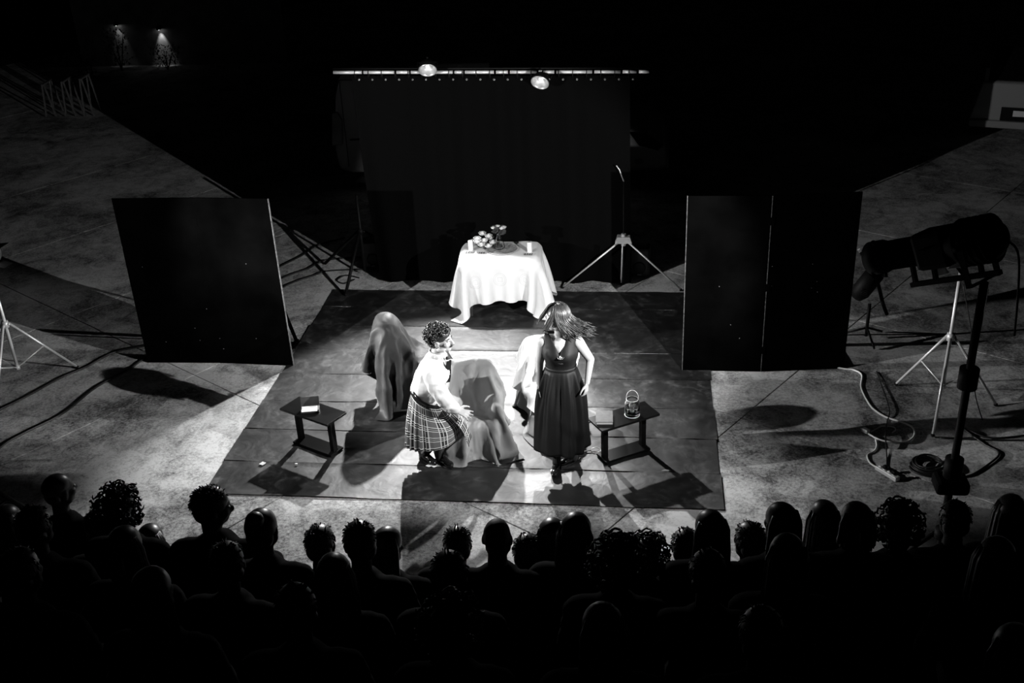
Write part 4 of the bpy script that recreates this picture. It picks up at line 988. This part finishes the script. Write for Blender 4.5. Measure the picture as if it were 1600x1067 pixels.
# bodice with a V neck
NB = 72; rings = []
prof = [(1.365, .150, .022, .0), (1.345, .152, .052, 0), (1.31, .152, .080, 0), (1.265, .152, .102, 0), (1.22, .153, .120, -.012), (1.185, .152, .130, -.018), (1.15, .146, .128, -.014), (1.10, .132, .112, 0), (1.055, .125, .100, 0), (1.02, .132, .108, 0)]
for i, (z, rx, ry, oy) in enumerate(prof):
    ring = []
    for j in range(NB):
        a = 2 * math.pi * j / NB; ca, sa = math.cos(a), math.sin(a); zz = z
        front = max(0, -sa); xx = abs(ca) * rx / .152
        if z > 1.20:
            low = 1.205 + .16 * min(1, xx / .60) if sa < 0 else 1.30 + .065 * min(1, xx / .5)
            arm = 1.365 - .155 * max(0, (xx - .86) / .14) ** .6 if xx > .86 else 9
            zz = min(z, max(low, 1.20), arm)
        bust = .020 * math.exp(-((z - 1.185) / .05) ** 2) * (math.exp(-((ca - .5) / .3) ** 2) + math.exp(-((ca + .5) / .3) ** 2)) * front
        # follow the torso at the lowered height
        k = min(1, max(0, (1.365 - zz) / .145)); ry2 = ry if zz == z else .022 + (.120 - .022) * k ** .6
        ring.append(W_(.893 + rx * ca * (1 + .006 * math.sin(j * 1.9)), .585 + oy + (ry2 + bust) * sa, zz))
    rings.append(ring)
loft(rings).build('bodice', 'blackfab', t, True, solid=.007)
# gathered skirt
rings = []; NS = 200; rnd = random.Random(3)
for i in range(34):
    s_ = i / 33; z = 1.035 - .775 * s_; e = s_ ** .6; cx = .893 - .012 * s_; cy = .585 - .02 * s_; rx = .128 + .095 * e + .022 * math.sin(s_ * 2.6); ry = .105 + .115 * e; ring = []
    for j in range(NS):
        a = 2 * math.pi * j / NS; ca, sa = math.cos(a), math.sin(a)
        g1 = math.sin(a * 9 + 1.2 * math.sin(a * 2 + s_ * 1.5) + .6); g2 = math.sin(a * 23 + 2 + 2 * s_); g3 = noise.noise(Vector((ca * 2.2, sa * 2.2, s_ * 2.4)))
        amp = .115 * min(1, s_ * 4) * (1 - .2 * s_)
        k = 1 + amp * (g1 + .45 * g2 * (1 - s_)) + .10 * g3 * s_ + .05 * math.exp(-((s_ - .55 - .22 * ca) / .08) ** 2) * max(0, -sa) * (.4 + ca) - .05 * math.exp(-((s_ - .68 - .22 * ca) / .07) ** 2) * max(0, -sa) * (.4 + ca)
        ring.append(W_(cx + rx * ca * k, cy + ry * sa * k, z + .012 * math.sin(a * 3 + 1) * s_ + .035 * s_ * (sa > 0) * sa))
    rings.append(ring)
loft(rings).build('skirt', 'blackfab', t, True, solid=.005)
wb = [[W_(.893 + .133 * math.cos(a), .585 + .109 * math.sin(a), 1.02 + .035 * k) for a in [2 * math.pi * j / 48 for j in range(48)]] for k in (0, 1)]
loft(wb).build('waistband', 'blackfab', t, True, solid=.006)
mb = MB(); rose(mb, W_(.905, .435, 1.190), .030, rnd)
br = mb.build('brooch', 'brooch', t, True, solid=.001)
mb = MB()
for k in range(5): a = -1.0 + .35 * k; mb.tube([W_(.905, .448, 1.18), W_(.905 + .04 * math.sin(a), .446, 1.16 - .03 * math.cos(a))], [.0015, .002], 6)
mb.build('brooch_sprig', 'brooch', br)
# hair flung outwards: cap plus locks
hr = MB(); hr.ell(HC + HM @ Vector((0, -.020, .032)), (.083, .098, .088), HM); hr.ell(HC + HM @ Vector((0, -.06, -.03)), (.070, .050, .080), HM)
rnd = random.Random(5); HI = HM.inverted(); part_dir = HM @ Vector((.1, .25, 1)).normalized()
for k in range(1250):
    az = rnd.uniform(0, 6.283); a0 = rnd.uniform(.02, .75); lift = rnd.uniform(1.02, 1.20); out = Vector((math.cos(az), math.sin(az), 0))      # world azimuth
    face = -(out.x) * .93 + -(out.y) * .38                      # 1 = in front of the face
    if face > .62 and (face > .80 or rnd.random() < .5): continue
    pts = []; th = a0; end = 1.75 if face < .3 else 1.35
    while th < end:
        v = Vector((math.sin(th) * out.x, math.sin(th) * out.y, math.cos(th))); pts.append(HC + Vector((.004, .008, .026)) + Vector((v.x * .094, v.y * .088, v.z * .096)) * lift); th += .26
    right = max(0, out.x); front = max(0, -out.y)
    d = (pts[-1] - pts[-2]).normalized(); ln = rnd.uniform(.10, .17) + .14 * right * rnd.random()
    wind = Vector((1.15, -.15, rnd.uniform(-.25, .12))) * rnd.uniform(.6, 1.2) * (.22 + .95 * right + .30 * front) if face < .55 else Vector((-.7, -.2, -.25))
    n = 6
    for i in range(n): d = (d + wind * .42 + Vector((0, 0, -.10 - .18 * (1 - right)))).normalized(); pts.append(pts[-1] + d * ln / n)
    m_ = len(pts); hr.tube(pts, [.0018 + .0026 * math.sin(math.pi * min(1, .25 + .75 * i / (m_ - 1))) if i < m_ - 1 else .0005 for i in range(m_)], 4)
hr.build('hair', 'brownhair', t, True)
for a_ in (W_(.835, .545, .09), W_(.985, .665, .09)):
    q = MB(); q.chain([a_ + Vector((0, 0, -.03)), a_ + Vector((0, 0, .05))], [.040, .040]); q.remesh('ankle_sock', 'sock', t, .01, 3)
shoe(t, W_(.833, .575, .012), (-.05, -1), 'shoe', .92, .03); shoe(t, W_(.995, .690, .012), (-.78, -.62), 'shoe', .92, .03)

# ================================================================== the audience, seen from behind
AUD = {}
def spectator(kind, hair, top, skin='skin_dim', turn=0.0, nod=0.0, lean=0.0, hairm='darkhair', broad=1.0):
    """seated figure facing +y, origin on the seat under the pelvis"""
    t = thing('person', kind, 'person'); rnd = random.Random(kind)
    HM = RZ(turn) @ RX(-nod); HC = Vector((0, .05 + lean * .25, .775))
    b = MB(); head_shapes(b, HC, HM, .98)
    b.cap(HC + HM @ Vector((0, -.025, -.06)), (0, .0 + lean * .15, .56), .052, .060, 10)
    b.chain([(0, lean * .12, .50), (0, .0, .30), (0, 0, .11)], [.11 * broad, .115 * broad, .12]); b.cap((-.13 * broad, lean * .12, .52), (.13 * broad, lean * .12, .52), .06, .06, 10)
    for s in (-1, 1):
        sh, el, wr = Vector((s * .185 * broad, lean * .12, .50)), Vector((s * .235 * broad, .05, .25)), Vector((s * .09, .30, .155))
        b.chain([sh, el, wr], [.05, .042, .028], 10); hand_shapes(b, wr, (-s * .5, .85, -.1), (0, .1, 1), s, .3, .6, .95)
        b.chain([(s * .09, .0, .085), (s * .11, .44, .085)], [.085, .062], 10); b.chain([(s * .11, .44, .07), (s * .11, .43, -.17), (s * .11, .42, -.27)], [.056, .05, .036], 10)
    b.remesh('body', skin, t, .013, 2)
    for s in (-1, 1): MB().ell(HC + HM @ Vector((s * .030, .080, .004)), (.012, .009, .008), HM, 8, 6).build('eye', 'eye', t, True)
    g = MB(); g.chain([(0, lean * .12, .49), (0, .0, .30), (0, 0, .12)], [.135 * broad, .145 * broad, .150]); g.cap((-.14 * broad, lean * .12, .515), (.14 * broad, lean * .12, .515), .078, .078, 10)
    g.cap((0, lean * .13, .53), (0, lean * .14, .60), .085, .066, 10)
    for s in (-1, 1):
        sh, el, wr = Vector((s * .185 * broad, lean * .12, .505)), Vector((s * .24 * broad, .05, .25)), Vector((s * .10, .285, .16)); g.chain([sh, el, wr], [.072, .060, .045], 10)
    g.remesh('jacket', top, t, .018, 3, (9, .010))
    g = MB()
    for s in (-1, 1): g.chain([(s * .09, -.02, .095), (s * .11, .45, .095)], [.10, .072], 10); g.chain([(s * .11, .44, .08), (s * .11, .43, -.24)], [.070, .058], 10)
    g.remesh('trousers', 'audience1', t, .022, 3)
    for s in (-1, 1): MB().ell((s * .11, .47, -.288), (.045, .13, .034), None, 10, 6).build('shoe', 'leather', t, True)
    f = lambda x, y, z: HC + HM @ Vector((x, y, z)); h = MB()
    if hair in ('short', 'long', 'bob', 'bun', 'curly', 'pony', 'sparse'):
        k = .97 if hair == 'sparse' else 1.06
        h.ell(f(0, -.020, .036), (.080 * k, .098 * k, .088 * k), HM, 18, 12); h.ell(f(0, -.055, -.015), (.072 * k, .055 * k, .068), HM)
    if hair == 'short':
        for _ in range(140):
            a = rnd.uniform(0, 6.28); z = rnd.uniform(-.5, 1); q = math.sqrt(max(0, 1 - z * z)); v = Vector((q * math.cos(a), q * math.sin(a), z))
            if v.y > .45 and v.z < .35: continue
            p = f(v.x * .083, -.02 + v.y * .102, .036 + v.z * .091); d = HM @ Vector((v.x * .4, v.y * .4 - .2, -.5 + v.z)); h.tube([p - d.normalized() * .012, p + d.normalized() * .014], [.007, .002], 5)
    if hair in ('long', 'bob', 'pony'):
        L = .30 if hair == 'long' else .15 if hair == 'bob' else .06
        for _ in range(200):
            a = rnd.uniform(.18, math.pi - .18) + math.pi; rr = rnd.uniform(.9, 1.05); x, y = .085 * math.cos(a) * rr, .09 * math.sin(a) * rr
            l = L * rnd.uniform(.75, 1.1); P = [f(x * .8, y * .8 - .02, .085), f(x * 1.05, y * 1.02 - .02, .02), f(x * 1.1, y * 1.08 - .02, -.06), f(x * 1.18, y * 1.15 - .02, -.06 - l * .5), f(x * 1.15 + rnd.uniform(-.01, .01), y * 1.2 - .02, -.06 - l)]
            h.tube(P, [.010, .012, .011, .010, .003], 5)
    if hair == 'pony': h.tube([f(0, -.10, .04), f(0, -.15, .02), f(0, -.15, -.08), f(0, -.12, -.18)], [.02, .03, .026, .006], 8)
    if hair == 'bun': h.ell(f(0, -.08, .115), (.05, .05, .045), HM); h.ell(f(0, -.05, .085), (.05, .05, .03), HM)
    if hair == 'curly':
        for _ in range(420):
            a = rnd.uniform(0, 6.28); z = rnd.uniform(-.9, 1); q = math.sqrt(max(0, 1 - z * z)); v = Vector((q * math.cos(a), q * math.sin(a), z))
            if v.y > .3 and v.z < .4: continue
            R_ = rnd.uniform(.95, 1.28); p = f(v.x * .105 * R_, -.03 + v.y * .115 * R_, .02 + v.z * .11 * R_); x_, y_, d_ = frame(HM @ (v + Vector((rnd.uniform(-.6, .6), rnd.uniform(-.6, .6), rnd.uniform(-.6, .6))))); q0 = rnd.uniform(0, 6); cr = rnd.uniform(.010, .018)
            h.tube([p + (x_ * math.cos(q0 + i) + y_ * math.sin(q0 + i)) * cr + d_ * .005 * i for i in range(6)], [.003, .006, .006, .006, .005, .002], 5)
    if hair == 'cap': h.ell(f(0, -.012, .045), (.088, .106, .075), HM, 18, 10); h.prism([(-.06, .08), (.06, .08), (.045, .165), (-.045, .165)], .035, .045, HM, HC)
    if h.v: h.build('hair' if hair != 'cap' else 'cap', hairm, t, True)
    if hair == 'glasses': pass
    AUD[kind] = t; return t
KINDS = {
 'short': dict(hair='short', top='audience1'), 'short2': dict(hair='short', top='audience2', turn=R(25), broad=1.05), 'bald': dict(hair='none', top='audience1', skin='skin_dim', broad=1.08),
 'long': dict(hair='long', top='audience2', hairm='brownhair'), 'long2': dict(hair='long', top='audience1', turn=R(-20), nod=R(8)), 'bob': dict(hair='bob', top='audience1', turn=R(15)),
 'curly': dict(hair='curly', top='audience1'), 'bun': dict(hair='bun', top='audience1', hairm='darkhair'), 'profile': dict(hair='short', top='audience1', turn=R(-62), nod=R(6), broad=1.12),
 'glasses': dict(hair='sparse', top='audience1', turn=R(-35)), 'checked': dict(hair='bob', top='audience3', hairm='brownhair', turn=R(-10)), 'pony': dict(hair='pony', top='audience2', turn=R(10)),
}
def seat(kind, label, x, y, row, s=1.0, rz=0.0, group='audience'):
    if kind not in AUD: spectator(kind, **KINDS[kind]); o = AUD[kind]
    else: o = copy_tree(AUD[kind])
    o.location = (x, y, (.36, .71, 1.06, 1.41)[row]); o.rotation_euler = (0, 0, rz); o.scale = (s, s, s); o['label'] = label; o['category'] = 'person'; o['group'] = group
ROWS = ('front row of the audience', 'second row of the audience', 'third row of the audience', 'fourth row of the audience')
for k, x, y, r, s, rz, label in (
 ('checked', -2.62, -2.13, 0, 1.09, .10, 'spectator in pale checked shirt cut by the left edge'),
 ('glasses', -2.46, -1.74, 0, 1.09, 0, 'thin-haired spectator at far left, turned right, by the black stand'),
 ('short', -1.96, -2.13, 0, 1.09, .10, 'short-haired spectator at left, below the big frizzy hair'),
 ('bob', -1.61, -2.17, 0, 1.00, 0, 'small spectator with bobbed hair between frizzy hair and profile head'),
 ('short', -.42, -2.25, 0, 1.11, .05, 'short-haired spectator just right of the top knot'),
 ('long2', .01, -2.23, 0, 1.09, 0, 'spectator with long dark hair, right of a larger short-haired head'),
 ('short2', .43, -2.15, 0, 1.06, -.25, 'short-haired spectator left of the bald head'),
 ('short', .89, -2.18, 0, 1.04, -.10, 'small short-haired spectator right of the bald head'),
 ('bob', 1.03, -2.07, 0, 1.09, -.20, 'spectator with dark bob tucked left of the tall long hair'),
 ('curly', 1.64, -2.16, 0, 1.04, 0, 'spectator with frizzy hair in front of the right half of the mat'),
 ('short', 1.88, -2.09, 0, 1.06, 0, 'dark-haired spectator low between frizzy hair and rounded bob'),
 ('short2', 2.27, -2.04, 0, 1.09, 0, 'short-haired spectator right of the rounded bob'),
 ('long', 2.75, -1.81, 0, 1.11, 0, 'long-haired spectator in shade, left of the tall black stand'),
 ('curly', 3.20, -1.83, 0, 1.11, 0, 'frizzy-haired spectator in front of the tall black stand'),
 ('short', 3.57, -1.74, 0, 1.09, 0, 'short-haired spectator just right of the tall black stand'),
 ('long2', 3.93, -1.66, 0, 1.09, 0, 'long-haired spectator at the far right edge, front row'),
 ('curly', -1.63, -2.39, 1, 1.09, 0, 'spectator with big frizzy hair at left'),
 ('profile', -1.02, -2.40, 1, 1.13, 0, 'broad spectator in profile, nose pointing right, at the left mat corner'),
 ('bun', -.64, -2.59, 1, 1.12, 0, 'spectator with hair tied in a top knot, left of centre'),
 ('short2', -.02, -2.69, 1, 1.13, 0, 'larger short-haired spectator left of the long dark hair'),
 ('bald', .77, -2.56, 1, 1.09, 0, 'bald spectator with both ears showing, near the centre'),
 ('long', 1.22, -2.51, 1, 1.11, -.15, 'tall spectator with smooth long hair, right of the bald head'),
 ('bob', 2.00, -2.39, 1, 1.07, 0, 'spectator with rounded bob below the right mat corner'),
 ('bob', 2.42, -2.32, 1, 1.09, .20, 'spectator with dark bob in shade, right of the mat corner'),
 ('pony', 2.85, -2.25, 1, 1.06, 0, 'spectator with pony tail left of the tall black stand'),
 ('short2', .64, -3.33, 2, 1.09, 0, 'short-haired spectator low in front of the bald head'),
 ('curly', 1.48, -3.15, 2, 1.07, 0, 'frizzy-haired spectator low in front, right of the tall long hair'),
 ('short', 1.94, -3.24, 2, 1.09, 0, 'short-haired spectator low in front of the rounded bob'),
 ('long', 2.34, -3.09, 2, 1.09, 0, 'long-haired spectator low in front, right of the rounded bob'),
 ('long2', 3.36, -3.06, 2, 1.09, 0, 'long-haired spectator low at the far right'),
 ('short', -1.75, -3.05, 2, 1.07, .1, 'dark spectator in the third row, leftmost'),
 ('pony', -1.15, -3.20, 2, 1.07, 0, 'dark spectator in the third row, second from the left'),
 ('short2', -.55, -3.30, 2, 1.07, -.1, 'dark spectator in the third row, third from the left'),
 ('bob', .05, -3.36, 2, 1.07, 0, 'dark spectator in the third row, fourth from the left'),
 ('short', -1.30, -3.85, 3, 1.07, 0, 'dark spectator at the bottom edge, leftmost'),
 ('long', -.60, -3.95, 3, 1.07, 0, 'dark spectator at the bottom edge, second from the left'),
 ('short2', .10, -4.02, 3, 1.07, .1, 'dark spectator at the bottom edge, third from the left'),
 ('curly', .80, -4.05, 3, 1.05, 0, 'dark spectator at the bottom edge, fourth from the left'),
 ('bob', 1.45, -4.06, 3, 1.07, 0, 'dark spectator at the bottom edge, fifth from the left'),
 ('short', 2.11, -4.06, 3, 1.09, 0, 'dark spectator at the bottom edge, sixth from the left'),
 ('checked', 3.10, -4.10, 3, 1.09, 0, 'spectator at the bottom right corner, cut by the edge'),
): seat(k, label, x, y, r, s, rz, ROWS[r])
